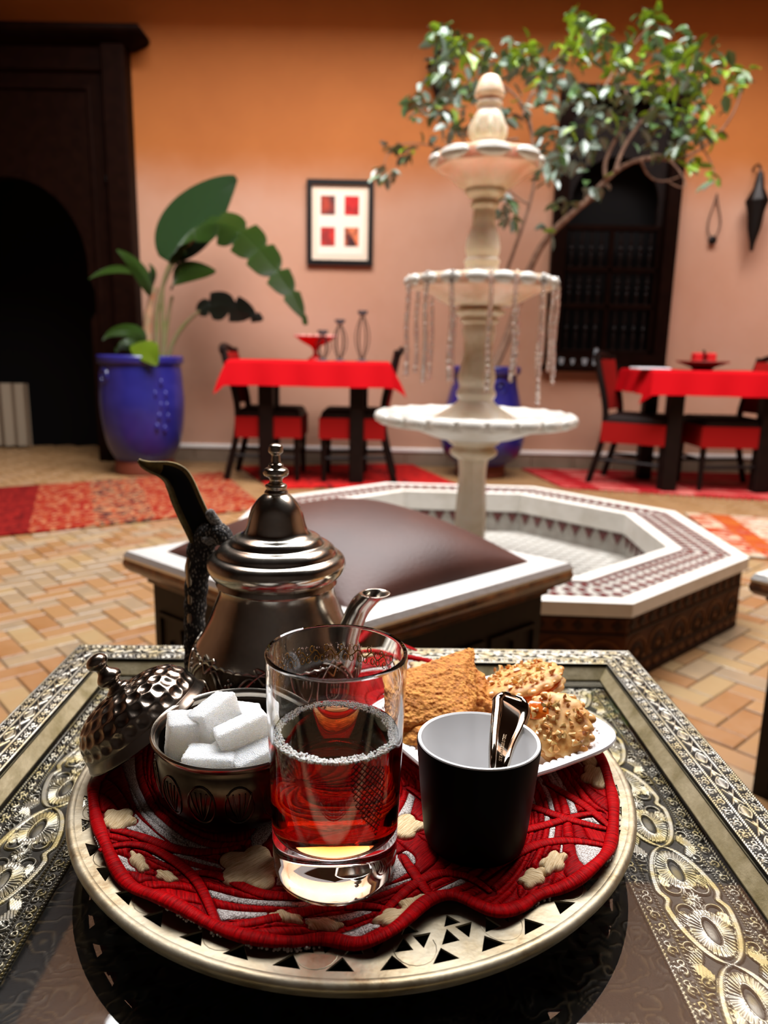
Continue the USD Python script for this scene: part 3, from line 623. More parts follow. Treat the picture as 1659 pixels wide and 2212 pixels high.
for k, (px, side, bot) in enumerate(((886, 1, 806), (911, -1, 802), (920, 1, 815), (946, -1, 815), (967, 1, 812), (998, -1, 826), (1038, 1, 832), (1072, -1, 830), (1086, 1, 811), (1139, -1, 800), (1147, 1, 852), (1178, -1, 812), (1185, 1, 816), (1193, -1, 792))):
    s_ = np.clip((px-1038)/157., -.995, .995); a = math.asin(s_); R_ = .247
    x, y = R_*math.sin(a), -side*R_*math.cos(a)
    zb = .81-(bot-765)/1600*2.6; zt_ = 1.055
    n = 34; t = np.linspace(0, 1, n); z = zt_+(zb-zt_)*t
    wob = .002*np.sin(t*9+k)
    pts = np.stack([x*(1+.02*np.sin(PI*np.minimum(t*8, 1)/2))+wob, y*(1+.02*np.minimum(t*8, 1))+0*t, z], 1)
    st = thing('water_stream', f'{ORD[k]} beaded stream of water from the left, falling from the middle basin', 'water', (FX, FY, 0), group='streams from the middle basin')
    part(st, 'thread', tube(pts, .0048, 6), WATER)
    bd = [ball(pts[i]+np.array([0, 0, rw.normal(0, .002)]), rw.uniform(.0074, .0092), 1) for i in range(0, n)]
    part(st, 'droplets', cat_(bd), WATER, kind='stuff')

# ------------------------------------------------------------------ blue glazed planters
BLUE = mat('blue_glaze', lin('2a2878'), .3, mix=(5., lin('1c1c66'), 4.), bump=(14., .2, .01), coat=.2)
TERRA = mat('terracotta_foot', lin('6a2c14'), .7)
SOIL = mat('soil', (.02, .013, .008), .95)
def planter(c, Rr, Hh, prof, label, boss):
    T = thing('blue_planter', label, 'plant pot', (*c, 0))
    part(T, 'body', lathe(profile(prof, 50).tolist()+[(Rr-.02, Hh-.005), (Rr-.035, Hh-.03), (Rr-.04, Hh-.09), (0, Hh-.09)], 56), BLUE)
    part(T, 'rim', lathe([(Rr-.03, Hh-.05), (Rr, Hh-.05), (Rr+.006, Hh-.04), (Rr+.006, Hh-.008), (Rr, Hh), (Rr-.025, Hh), (Rr-.03, Hh-.01)], 56, closed=True), BLUE)
    part(T, 'foot', lathe([(0, 0), (Rr*.72, 0), (Rr*.74, .02), (Rr*.72, .075), (Rr*.66, .10), (0, .10)], 40), TERRA)
    part(T, 'soil', lathe([(0, Hh-.06), (Rr-.038, Hh-.065)], 40), SOIL)
    for a in boss:
        cx_, cy_ = math.cos(a), math.sin(a); r = (Rr-.012)
        ring_ = [np.array([r*cx_, r*cy_, Hh-.13])+np.array([-cy_*math.cos(t), cx_*math.cos(t), 0])*.04+np.array([0, 0, .04*math.sin(t)]) for t in np.linspace(0, 2*PI, 24, endpoint=False)]
        part(T, 'ring_boss', tube(ring_, .014, 8, closed=True, up=(cx_, cy_, 0)), BLUE)
        part(T, 'boss_centre', ball((r*cx_, r*cy_, Hh-.13), .016, 2), BLUE)
    return T
P1 = (-1.61, 4.93)
pl1 = planter(P1, .265, .768, [(.17, .08), (.20, .12), (.245, .24), (.262, .36), (.268, .46), (.262, .58), (.255, .68), (.258, .73), (.262, .735)], 'large cobalt blue glazed planter with ring bosses below the big-leaved plant', [-PI/2-.75, PI/2])
for k in range(9):  # moulded flower spray on its right flank
    a, z = -PI/2+.78+.16*math.sin(k*2.4), .58-.035*k+.02*math.cos(k*3)
    part(pl1, 'relief_petal', ball((.262*math.cos(a), .262*math.sin(a), z), .022, 2, (.6, .6, 1.2)), BLUE)
P2 = (.66, 5.08)
planter(P2, .232, .742, [(.15, .08), (.20, .10), (.262, .17), (.285, .26), (.27, .40), (.235, .56), (.215, .68), (.222, .72)], 'cobalt blue glazed planter with a swelling belly behind the fountain', [-PI/2+.35])

# ------------------------------------------------------------------ the big-leaved plant
def leaf_mat(name, c1, c2, rough=.3, trans=.25, spec=.7):
    return nodes(name, {'a': ('attribute', dict(attribute='st')), 's': ('separate_xyz', {}), 'w': ('wave_texture', dict(scale=1., distortion=.3)), 'cv': ('combine_xyz', {}), 'k': ('math', dict(math_type='multiply', value2=7.)),
        'r': ('rgb_ramp', dict(ramp=[(.2, lin(c1)), (.8, lin(c2))])), 'b': ('bump', dict(strength=.8, distance=.015)), 'p': ('principled_bsdf', dict(roughness=rough, specular_ior_level=spec)), 't': ('translucent_bsdf', dict(color=lin(c2))), 'm': ('mix_closure', dict(fac=trans))},
        [('a.vector', 's.vector'), ('s.x', 'k.value1'), ('k.value', 'cv.x'), ('cv.vector', 'w.vector'), ('w.fac', 'r.fac'), ('r.color', 'p.base_color'), ('w.fac', 'b.height'), ('b.normal', 'p.normal'), ('p.BSDF', 'm.closure1'), ('t.BSDF', 'm.closure2')], surface='m.closure')
LEAFG = leaf_mat('leaf_green', '1c3414', '34542a', .28, .10, .6); LEAFD = leaf_mat('leaf_dark', '0e1a0c', '16240f', .4, .05); LEAFY = leaf_mat('leaf_bright', '7c9a18', '9ab81e', .4, .4); LEAFM = leaf_mat('leaf_mid', '2a4614', '40601c', .3, .14, .55)
STEMM = mat('stem_green', lin('6a6a3c'), .5, mix=(12., lin('7a6a50'), 4.)); SHEATH = mat('leaf_sheath', lin('8a7a5c'), .7, mix=(30., lin('a06a4c'), 4.))
def leaf(T, mid, wid, side, mt, n=26, tears=0, fold=.25, seed=0, name='leaf', curl=0.):
    """mid: 3-D midrib points; wid: half width; side: direction the blade spreads to"""
    m = spline(mid, n); t = np.linspace(0, 1, n); w = wid*np.clip(np.sin(PI*np.clip(t*.96+.02, 0, 1)**.75), .0, 1)**.75
    tan = np.gradient(m, axis=0); tan /= np.linalg.norm(tan, axis=1, keepdims=True)
    sd = np.asarray(side, float); sd = sd-tan*(tan@sd)[:, None]; sd /= np.linalg.norm(sd, axis=1, keepdims=True)
    nr = np.cross(tan, sd); r = np.random.default_rng(seed); cols = []
    ss = np.linspace(-1, 1, 11)
    wl, wr = w.copy(), w.copy()
    if tears:
        for q in (wl, wr):
            q *= 1-.62*((t*tears+r.uniform()) % 1)**5
    P = np.stack([m+sd*(s*(wl if s < 0 else wr))[:, None]+nr*(abs(s)*w*fold-curl*s*s*w)[:, None] for s in ss], 1)
    uv = np.stack([np.repeat(t*np.linalg.norm(m[-1]-m[0])*30, 11)+np.tile(np.abs(ss)*1.2, n), np.tile(ss, n)], 1)
    part(T, name, shell(P, .0025), mt, uv=np.vstack([uv, uv]), world=True)
    return m
bp = thing('bird_of_paradise_plant', 'large-leaved green plant growing from the blue planter at left', 'plant', (*P1, .70))
A = lambda px, py, y=4.93: aty(px, py, y)
part(bp, 'trunk', tube(spline([A(320, 790), A(318, 720), A(325, 660), A(335, 620)], 16), [.035]*6+[.03]*5+[.02]*5, 10), SHEATH, world=True)
for pts in (([(345, 790), (352, 700), (352, 620), (372, 560)]), ([(352, 790), (358, 720), (372, 640)]), ([(360, 790), (385, 720), (432, 672)]), ([(338, 790), (338, 700), (345, 640), (372, 575), (420, 515)])):
    part(bp, 'leaf_stalk', tube(spline([A(*p) for p in pts], 20), np.linspace(.018, .010, 20), 8), STEMM, world=True)
leaf(bp, [A(357, 562, 4.93), A(400, 500, 4.98), A(455, 435, 5.02), A(510, 383, 5.02)], .185, (-.65, .25, .7), LEAFG, seed=1, name='upright_leaf', fold=.12)
leaf(bp, [A(372, 570, 4.90), A(400, 510, 4.84), A(450, 482, 4.80), A(505, 492, 4.78), A(560, 540, 4.75), A(615, 610, 4.74), A(662, 702, 4.75)], .125, (.55, .35, .62), LEAFM, n=60, tears=8, seed=2, name='arching_leaf', fold=-.35)
leaf(bp, [A(330, 640), A(312, 600, 4.85), A(285, 565, 4.82), A(252, 540, 4.8)], .05, (.3, .3, .8), LEAFM, seed=3)
leaf(bp, [A(300, 592, 4.85), A(262, 580, 4.8), A(225, 585, 4.78), A(192, 603, 4.78)], .03, (0, .6, .8), LEAFM, seed=4)
leaf(bp, [A(372, 625), A(385, 595, 4.88), A(420, 586, 4.85), A(466, 586, 4.84)], .075, (.2, .25, .9), LEAFM, seed=5, fold=.1)
leaf(bp, [A(428, 676), A(470, 662, 4.95), A(520, 672, 4.97), A(568, 690, 4.97)], .098, (0, .25, .9), LEAFD, n=40, tears=3, seed=6, name='dark_leaf', fold=.1)
leaf(bp, [A(315, 752), A(285, 715, 4.8), A(250, 715, 4.78), A(222, 735, 4.78)], .045, (.3, .3, .9), LEAFM, seed=7)
leaf(bp, [A(322, 735, 4.85), A(310, 745, 4.75), A(325, 768, 4.68), A(338, 790, 4.66)], .085, (1, .1, .1), LEAFY, seed=8, name='bright_leaf', fold=-.1)
leaf(bp, [A(300, 775, 4.8), A(275, 745, 4.75), A(262, 748, 4.72), A(250, 762, 4.7)], .04, (.5, .3, .6), LEAFM, seed=9)
leaf(bp, [A(330, 640), A(322, 610, 4.9), A(330, 590, 4.88), A(322, 570, 4.87)], .03, (1, .2, 0), LEAFM, seed=10)

# ------------------------------------------------------------------ small-leaved tree behind the fountain
BARK = mat('bark', lin('8a6a55'), .8, mix=(25., lin('66493a'), 5.), bump=(50., .5, .01))
TLEAF = [leaf_mat('tree_leaf_sheen', '647466', '76866f', .3, .08, 1.0), leaf_mat('tree_leaf_green', '456236', '58763a', .3, .15, 1.0), leaf_mat('tree_leaf_yellow', '78941a', '94aa22', .35, .35)]  # the grey leaf colour has the sky sheen painted in
tr = thing('small_tree', 'small leafy tree with twisted branches spreading above the blue planter behind the fountain', 'tree', (*P2, .66))
BR = [([(1035, 800), (1060, 700), (1100, 570), (1135, 470), (1155, 380), (1150, 300), (1120, 220)], 5.05, .016),
      ([(1060, 800), (1130, 620), (1190, 505), (1260, 440), (1330, 370), (1420, 340)], 4.95, .030),
      ([(1190, 505), (1235, 465), (1300, 415)], 4.9, .018), ([(1330, 370), (1380, 270), (1440, 200), (1500, 130)], 4.85, .014), ([(1310, 385), (1320, 320), (1350, 260), (1330, 170)], 4.9, .014),
      ([(1420, 340), (1500, 330), (1560, 280), (1600, 180)], 4.85, .010), ([(1400, 345), (1460, 360), (1480, 400), (1440, 390)], 4.8, .008), ([(1385, 345), (1420, 390), (1470, 380)], 4.85, .008),
      ([(1150, 330), (1080, 180), (1000, 130), (950, 80)], 5.0, .010), ([(1130, 250), (1200, 130), (1290, 60)], 4.95, .010), ([(1120, 300), (960, 270), (900, 220)], 4.95, .008), ([(1060, 330), (900, 310), (850, 320), (828, 370)], 4.95, .006),
      ([(1300, 200), (1350, 120), (1410, 50)], 4.85, .008), ([(1140, 440), (1090, 400), (1060, 350)], 5.0, .008), ([(1500, 300), (1530, 340), (1545, 380)], 4.85, .006)]
for pts, y, r in BR:
    q = np.array([aty(*p, y+.05*math.sin(i*1.7)) for i, p in enumerate(pts)])
    part(tr, 'trunk' if r > .025 else 'branch', tube(spline(q, 26), np.linspace(r, r*.45, 26), 8), BARK, world=True)
CL = [(955, 75, 38, 30), (990, 110, 60, 45), (960, 150, 45, 30), (1010, 190, 60, 40), (905, 215, 35, 26), (950, 240, 60, 36), (985, 285, 60, 30), (1130, 110, 55, 45), (1080, 140, 45, 28), (1170, 160, 55, 40), (1250, 100, 60, 40), (1245, 40, 40, 24), (1290, 60, 40, 26), (1330, 120, 65, 40), (1400, 70, 60, 34), (1405, 30, 16, 6), (1450, 120, 60, 40), (1380, 170, 70, 40), (1480, 170, 55, 34), (1530, 110, 55, 22), (1570, 150, 45, 18), (1590, 180, 30, 16), (1500, 220, 45, 20), (1175, 215, 25, 16), (1230, 190, 45, 22), (1300, 215, 60, 26), (1360, 240, 60, 20), (1210, 310, 60, 36), (1265, 300, 60, 36), (1170, 330, 45, 26), (1200, 360, 45, 24), (1290, 260, 50, 22), (1420, 240, 50, 18), (1465, 260, 30, 14), (1500, 280, 35, 18), (1530, 285, 25, 14), (850, 315, 22, 9), (885, 325, 18, 10), (830, 370, 24, 14), (1090, 440, 28, 14), (1100, 470, 20, 8), (1460, 310, 30, 12), (1500, 350, 30, 9), (1545, 375, 18, 6), (1285, 410, 30, 12), (1225, 440, 25, 8), (1185, 500, 20, 6), (1060, 260, 40, 18), (1110, 240, 40, 14), (1430, 300, 50, 16), (1010, 330, 40, 16)]
rl = np.random.default_rng(5); LV = []
for (px, py, sp_, n) in CL:
    for _ in range(n):
        y = rl.uniform(4.1, 5.0); c = aty(px+rl.normal(0, sp_*.42), py+rl.normal(0, sp_*.36), y)
        LV.append((c, y, px, py))
def tleaf(c, r):
    L_ = r.uniform(.065, .10); w = L_*.26
    v = np.array([(0, 0, 0), (L_*.35, w, .006), (L_*.35, 0, -.004), (L_*.35, -w, .006), (L_*.75, w*.75, 0), (L_*.75, 0, -.008), (L_*.75, -w*.75, 0), (L_, 0, -.014)])
    f = [(0, 2, 1), (0, 3, 2), (1, 2, 5), (1, 5, 4), (2, 3, 6), (2, 6, 5), (4, 5, 7), (5, 6, 7)]
    v2 = v-np.array([0, 0, .0012]); f2 = [(a+8, c_+8, b+8) for a, b, c_ in f]
    m = trimesh.Trimesh(np.vstack([v, v2]), f+f2, process=False)
    rz, ry, rx = r.uniform(0, 2*PI), r.normal(.35, .45), r.normal(0, .5)
    return xf(m, c, rz, rx, ry)
order = np.argsort([l[1] for l in LV]); rest = [[], [], []]
for k, i in enumerate(order):
    c, y, px, py = LV[i]; top = py < 130 or px > 1300
    w_ = 2 if rl.uniform() < (.38 if top else .07) else (0 if rl.uniform() < (.3 if top else .65) else 1)
    m = tleaf(c, rl)
    if k < 300: part(tr, 'leaf', m, TLEAF[w_], smooth=False, world=True)
    else: rest[w_].append(m)
for q, m in zip(rest, TLEAF): part(tr, 'leaf_mass', cat_(q), m, smooth=False, world=True, kind='stuff')

# ------------------------------------------------------------------ carved wooden ottomans with brown leather cushions
LEATHER = nodes('brown_leather', {'g': ('geometry', {}), 'n': ('noise_texture', dict(scale=6., detail=5.)), 'r': ('rgb_ramp', dict(ramp=[(.3, lin('361d17')), (.7, lin('4c2c23'))])), 'v': ('voronoi_texture', dict(scale=260.)), 'b': ('bump', dict(strength=.12, distance=.002)), 'p': ('principled_bsdf', dict(roughness=.46, specular_ior_level=.28))},
                [('g.position', 'n.vector'), ('n.fac', 'r.fac'), ('r.color', 'p.base_color'), ('g.position', 'v.vector'), ('v.distance', 'b.height'), ('b.normal', 'p.normal')])
TRIMW = mat('carved_trim_wood', lin('6e3f1c'), .28, mix=(30., lin('30190b'), 5.), bump=(90., .2, .003))
WHITEMETAL = mat('white_metal_edge', lin('d8d6d2'), .4, .75, bump=(120., .4, .003))
OTTB = mat('ottoman_body', (.006, .0024, .0012), .5, mix=(16., (.012, .005, .0026), 6.), bump=(70., .2, .004), specular_ior_level=.2)
def ottoman(corners, zt, label, dome):
    c = np.array(corners); cen = c.mean(0); T = thing('ottoman', label, 'ottoman', (*cen, 0))
    if not Polygon(c).exterior.is_ccw: c = c[::-1]
    part(T, 'body', loft(c, [(-.035, .0), (-.035, zt-.045)]), OTTB, smooth=False, world=True)
    part(T, 'rim_moulding', loft(c, [(-.034, zt-.066), (-.028, zt-.062), (-.028, zt-.056), (-.020, zt-.05), (-.020, zt-.046), (-.006, zt-.041), (.0, zt-.034), (.002, zt-.026), (.0, zt-.018), (-.006, zt-.010), (-.01, zt-.008), (-.05, zt-.008)]), TRIMW, smooth=50, world=True)
    part(T, 'metal_edge', loft(c, [(-.07, zt-.02), (-.001, zt-.02), (.001, zt-.012), (-.004, zt-.002), (-.012, zt), (-.048, zt), (-.07, zt-.004)]), WHITEMETAL, smooth=40, world=True)
    n = 60; s, t = np.meshgrid(np.linspace(-1, 1, n), np.linspace(-1, 1, n), indexing='ij')
    q = np.array([cen+(p-cen)*(1-.05/np.linalg.norm(p-cen)*1.4) for p in c])
    w = [(1-s)*(1-t)/4, (1+s)*(1-t)/4, (1+s)*(1+t)/4, (1-s)*(1+t)/4]
    XY = sum(w[i][..., None]*q[i] for i in range(4))
    h = dome*np.clip((1-s**2)*(1-t**2), 0, 1)**.55*(.88+.12*(1-(s*s+t*t)/2))
    h *= 1+.035*np.sin(XY[..., 0]*17+2)*np.sin(XY[..., 1]*14)
    part(T, 'leather_cushion', shell(np.dstack([XY, zt-.006+h]), .006), LEATHER, smooth=True, world=True)
    # carved panels and studs of the two near faces
    for i in range(4):
        a, b = c[i], c[(i+1) % 4]; d = (b-a)/np.linalg.norm(b-a); L = np.linalg.norm(b-a); nn = np.array([d[1], -d[0]])
        if nn[1] > 0: continue
        for z0, z1 in ((.02, .06), (.075, zt-.115)):
            for k in range(3):
                u0, u1 = .05+(L-.10)*k/3+.008, .05+(L-.10)*(k+1)/3-.008
                fr = sbox(u0, z0, u1, z1).difference(sbox(u0+.008, z0+.008, u1-.008, z1-.008))
                m = ext(fr, .005); v, f = vf(m); o = -.035
                part(T, 'carved_panel', (np.c_[a[0]+d[0]*v[:, 0]+nn[0]*(v[:, 2]+o), a[1]+d[1]*v[:, 0]+nn[1]*(v[:, 2]+o), v[:, 1]], f), OTTB, smooth=False, world=True)
                if z1 > .1:
                    mx, mz = (u0+u1)/2, (z0+z1)/2; hw_, hh_ = (u1-u0)/2-.02, (z1-z0)/2-.02
                    st_ = Polygon([(mx+hw_*(1 if q_ % 2 == 0 else .45)*math.cos(q_*PI/8), mz+hh_*(1 if q_ % 2 == 0 else .45)*math.sin(q_*PI/8)) for q_ in range(16)])
                    m = ext(st_.difference(st_.buffer(-.007)), .005); v, f = vf(m)
                    part(T, 'carved_star', (np.c_[a[0]+d[0]*v[:, 0]+nn[0]*(v[:, 2]+o), a[1]+d[1]*v[:, 0]+nn[1]*(v[:, 2]+o), v[:, 1]], f), OTTB, smooth=False, world=True)
    return T
ZO = .44
ca_, cb_, cc_ = [atz(*q, ZO)[:2] for q in ((266, 1188), (752, 1352), (1238, 1214))]
ottoman([ca_, cb_, cc_, ca_+cc_-cb_], ZO, 'dark wooden ottoman with a domed brown leather cushion in front of the pool', .108)
o2 = atz(1624, 1236, ZO)[:2]
d1, d2 = np.array([.80, .60])*.55, np.array([.66, -.75])*.55
ottoman([o2, o2+d1, o2+d1+d2, o2+d2], ZO, 'dark ottoman with a white metal edge cut off by the right side of the photo', .10)
# ================================================================== foreground: embossed metal table
def emboss_mat(name, dark, bright, gold, rough=(.34, .52)):
    return nodes(name, {
        'a': ('attribute', dict(attribute='relief')), 'g': ('geometry', {}), 'n': ('noise_texture', dict(scale=55., detail=5., roughness=.6)), 'n2': ('noise_texture', dict(scale=900., detail=2.)),
        'gr': ('mix_color', dict(blend_type='mix', a=lin(bright), b=lin(gold))), 'gf': ('map_range', dict(from_min=.42, from_max=.6, clamp=True)),
        'sm': ('map_range', dict(from_min=.05, from_max=.5, clamp=True)), 'mx': ('mix_color', dict(blend_type='mix', a=lin(dark))),
        'rm': ('map_range', dict(from_min=.3, from_max=.7, to_min=rough[0], to_max=rough[1])), 'b': ('bump', dict(strength=.12, distance=.0006)), 'p': ('principled_bsdf', dict(metallic=.95))},
        [('g.position', 'n.vector'), ('g.position', 'n2.vector'), ('n.fac', 'gf.value'), ('gf.result', 'gr.fac'), ('gr.result', 'mx.b'), ('a.fac', 'sm.value'), ('sm.result', 'mx.fac'), ('mx.result', 'p.base_color'), ('n.fac', 'rm.value'), ('rm.result', 'p.roughness'),
         ('n2.fac', 'b.height'), ('b.normal', 'p.normal')])
PEWTER = emboss_mat('embossed_pewter', '1d1b19', '928e85', '8e8062')
PEWTER2 = emboss_mat('embossed_panel_metal', '2b2926', '87837a', '857854')
DARKPEW = emboss_mat('dark_embossed_metal', '030303', '1c1915', '241c10', (.45, .6))
BRASS = mat('brass_strip', lin('b8aa8a'), .5, .6, mix=(35., lin('8a7d58'), 5.), bump=(160., .25, .002))
DKMETAL = mat('recess_metal', lin('3a362c'), .45, .9, mix=(40., lin('57503c'), 5.))
sm = lambda e0, e1, x: (lambda t: t*t*(3-2*t))(np.clip((x-e0)/(e1-e0), 0, 1))
def rope(u, v, v0, w, pitch, tilt=.8):
    d = (v-v0)/w; return np.sqrt(np.clip(1-d*d, 0, 1))*(.45+.55*np.cos(2*PI*(u+tilt*(v-v0))/pitch))
def ringh(a, b, R, t): return np.clip(1-(np.abs(np.hypot(a, b)-R)/t)**2, 0, 1)
def ballh(a, b, R): return np.sqrt(np.clip(1-(a*a+b*b)/R**2, 0, 1))
def scroll(u, v, v0, w):
    per = w*1.55; k = np.floor(u/per); a = u-(k+.5)*per; fl_ = np.where(k % 2 == 0, 1., -1.); b = (v-v0)*fl_
    ang = np.arctan2(b, a+.12*per)
    h = ringh(a+.12*per, b, .30*w, .10*w)*(ang < 2.2)
    h = np.maximum(h, .9*ballh(a+.12*per, b, .13*w)); h = np.maximum(h, .8*ringh(a-.28*per, b+.12*w, .2*w, .09*w)*(b < .08*w))
    h = np.maximum(h, .8*ballh(a-.33*per, b-.28*w, .11*w)); h = np.maximum(h, .7*ballh(a-.12*per, b-.36*w, .09*w)); h = np.maximum(h, .6*ballh(a+.42*per, b-.3*w, .09*w))
    return h*(np.abs(v-v0) < w*.56)
def rot(a, b, t): return a*math.cos(t)+b*math.sin(t), -a*math.sin(t)+b*math.cos(t)
def rail_h(u, v, w):
    h = np.maximum.reduce([rope(u, v, .0018, .0011, .0022), rope(u, v, .0115, .0010, .0020), rope(u, v, w-.0115, .0010, .0020), rope(u, v, w-.0018, .0012, .0022), .8*scroll(u, v, .0065, .0078), .8*scroll(u+.004, v, w-.0065, .0078)])
    per = .034; k = np.floor(u/per); a = u-(k+.5)*per; b = v-w/2; W2 = (w-.026)/2
    o = W2*np.clip(np.cos(PI*a/.016), 0, 1); lens = np.clip(1-(np.abs(np.abs(b)-o*.8)/.0007)**2, 0, 1)*(np.abs(a) < .0078)
    a2 = np.abs(np.abs(a)-per/2)
    sw = np.clip(1-(np.abs(np.abs(b)-(W2*.85*np.clip(a2/.009, 0, 1)))/.0008)**2, 0, 1)*(a2 < .009)
    pet = ballh((a2-.004)/.0035, b/.0014, 1)
    dome = .45*np.clip(1-(b/(o*.62+1e-6))**2, 0, 1)*(np.abs(a) < .0062)
    return np.maximum.reduce([h, lens, sw, .9*pet*(W2 > 0), dome*(np.abs(b) < W2)])
def medal(u, v, v0, B, per, off=0.):
    k = np.floor((u-off)/per); a = (u-off)-(k+.5)*per; s = a/per; b = v-v0
    o = B*(np.clip(np.cos(PI*s), 1e-4, 1)**.45)-.16*B*np.exp(-(s/.045)**2)
    strap = .8*sm(.0024, .0016, np.abs(np.abs(b)-o+.002)); ab, bb = np.abs(a), np.abs(b)
    fine = .5+.5*np.cos(2*PI*a/.0016)
    inside = bb < o-.0045
    th = np.arctan2(b, a); rr_ = np.hypot(a, b)
    ros = (rr_ < .0068)*(.55+.45*np.cos(14*th))*sm(.0068, .0055, rr_)+.9*ballh(a, b, .0022)
    # palmettes along u
    pa, pb = ab-.0265, b; e = np.hypot(pa/.0175, pb/.0125); e2 = np.hypot((pa+.001)/.0105, pb/.0040)
    tp = np.arctan2(pb/.0125, pa/.0175)
    palm = sm(1.02, .94, e)*sm(.98, 1.06, e2)*(.45+.55*(.5+.5*np.cos(30*tp)))
    palm = np.maximum(palm, np.clip(1-(np.abs(e2-1.08)*.0055/.0010)**2, 0, 1)); palm = np.maximum(palm, .8*np.clip(1-(np.abs(e-1.0)*.0125/.0008)**2, 0, 1)*(np.cos(30*tp) > -.7))
    palm = np.maximum(palm, .22*ballh((pa+.002)/.0075, pb/.003, 1))
    c1 = ringh(ab-.0095, bb-.0085, .0050, .0011)*((ab-.0095 < .003) | (bb-.0085 > 0))
    q1, q2 = rot(ab-.0165, bb-.0135, .5); el = np.hypot(q1/.0075, q2/.0036); leafl = sm(1.05, .9, el)*(.45+.55*(.5+.5*np.cos(2*PI*(q1+q2*.5)/.0017)))
    stem = np.clip(1-((bb-.0022-.0006*np.cos(ab*300))/.0008)**2, 0, 1)*(ab < .012)*(ab > .005)
    ins = np.maximum.reduce([ros, palm, c1, leafl, stem])*inside
    # outside the strap: acanthus in the corners
    ca2, cb2 = per/2-ab, B+.001-bb; ca3, cb3 = rot(ca2-.0015, cb2-.002, .6)
    ol = np.hypot(ca3/.0135, cb3/.0042); out = sm(1.05, .9, ol)*(.4+.6*(.5+.5*np.cos(2*PI*(ca3+cb3*.7)/.0021)))
    out = np.maximum(out, ringh(ca2-.012, cb2-.004, .0036, .0010)); out = np.maximum(out, .8*ballh(ca2-.012, cb2-.004, .0016))
    out = np.maximum(out, ringh(ca2-.0215, cb2-.0022, .0026, .0009))*(bb > o+.001)*(bb < B+.003)
    return np.maximum.reduce([strap*(.85+.15*fine), ins, out])
BW = .071
def band_h(u, v, L):
    h = np.maximum.reduce([rope(u, v, .0018, .0012, .0026), rope(u, v, .0128, .0011, .0022, 0), rope(u, v, BW-.0018, .0012, .0028), rope(u, v, BW-.0128, .0011, .0026, 0), .85*scroll(u, v, .0073, .0086), .85*scroll(u+.005, v, BW-.0073, .0086)])
    return np.maximum(h, medal(u, v, BW/2, .0208, .0985, off=.012)*((v > .0138) & (v < BW-.0138)))
TC = np.array([-.0257, .722, 0]); TROT = .022; TX, TYD = .2855, .535; RW = .0355
tb = thing('coffee_table', 'low table with embossed silver metal frame and glass top carrying the tray', 'table', TC, TROT)
ZF, ZG, ZP = .513, .4975, .4895
def side(name, corner, du, L, w, z, amp, hf, res, mt, crown=0., thick=.004):
    """a mitred strip: starts at corner, runs along du (unit 2-D), its width to the left of du"""
    nu, nv = int(L/res), int(w/res); v = np.linspace(0, w, nv)[None, :]; s = np.linspace(0, 1, nu)[:, None]
    u = v+s*(L-2*v); v = v+0*u; h = np.clip(hf(u, v), 0, 1); dn = np.array([-du[1], du[0]])
    P = np.empty((nu, nv, 3)); P[..., :2] = corner+u[..., None]*du+v[..., None]*dn; P[..., 2] = z+amp*h+crown*(1-(2*v/w-1)**2)
    P[:, 0, 2] -= thick; P[:, -1, 2] -= thick
    rel = h.copy(); rel[:, 0] = .3; rel[:, -1] = .3
    part(tb, name, grid(P), mt, smooth=True, var={'relief': rel.ravel()})
X = np.array
for nm, cr, du, L, res in (('frame_rail', X([TX, -TYD]), X([0, 1.]), TYD, .00055), ('frame_rail', X([TX, 0]), X([-1., 0]), 2*TX, .00055), ('frame_rail', X([-TX, 0]), X([0, -1.]), TYD, .00055), ('frame_rail', X([-TX, -TYD]), X([1., 0]), 2*TX, .002)):
    side(nm, cr, du, L, RW, ZF-.002, .0011, lambda u, v: rail_h(u, v, RW), res, PEWTER, .0012, .012)
ix, iy = TX-RW, RW
fr = sbox(-TX+.001, -TYD+.001, TX-.001, -.001).difference(sbox(-ix+.0005, -TYD+iy, ix-.0005, -iy))
part(tb, 'frame_core', ext(fr, ZF-.004-.43, .43), DKMETAL, smooth=False)
GLASSP = nodes('glass_pane', {'t': ('transparent_bsdf', dict(color=(.97, .97, .96))), 'gl': ('glossy_bsdf', dict(color=(1, 1, 1), roughness=.015)), 'f': ('fresnel', dict(IOR=1.5)), 'ge': ('geometry', {}), 'iv': ('math', dict(math_type='subtract', value1=1.)), 'mu': ('math', dict(math_type='multiply')), 'm': ('mix_closure', {})},
               [('ge.backfacing', 'iv.value2'), ('f.fac', 'mu.value1'), ('iv.value', 'mu.value2'), ('mu.value', 'm.fac'), ('t.BSDF', 'm.closure1'), ('gl.BSDF', 'm.closure2')], surface='m.closure')
part(tb, 'glass_top', bx(-ix+.001, ix-.001, -TYD+iy+.001, -iy-.001, ZG-.005, ZG), GLASSP, smooth=False)
for (x0_, x1_, y0_, y1_) in ((-ix+.0002, -ix+.0015, -TYD+iy, -iy), (ix-.0015, ix-.0002, -TYD+iy, -iy), (-ix, ix, -iy-.0015, -iy-.0002), (-ix, ix, -TYD+iy+.0002, -TYD+iy+.0015)):
    part(tb, 'recess_wall', bx(x0_, x1_, y0_, y1_, ZP-.004, ZG-.0062), DKMETAL, smooth=False)
iq = ix+.001; q_ = ix-.008; yo0, yo1, yi0, yi1 = -TYD+iy-.001, -iy+.001, -TYD+iy+.008, -iy-.008
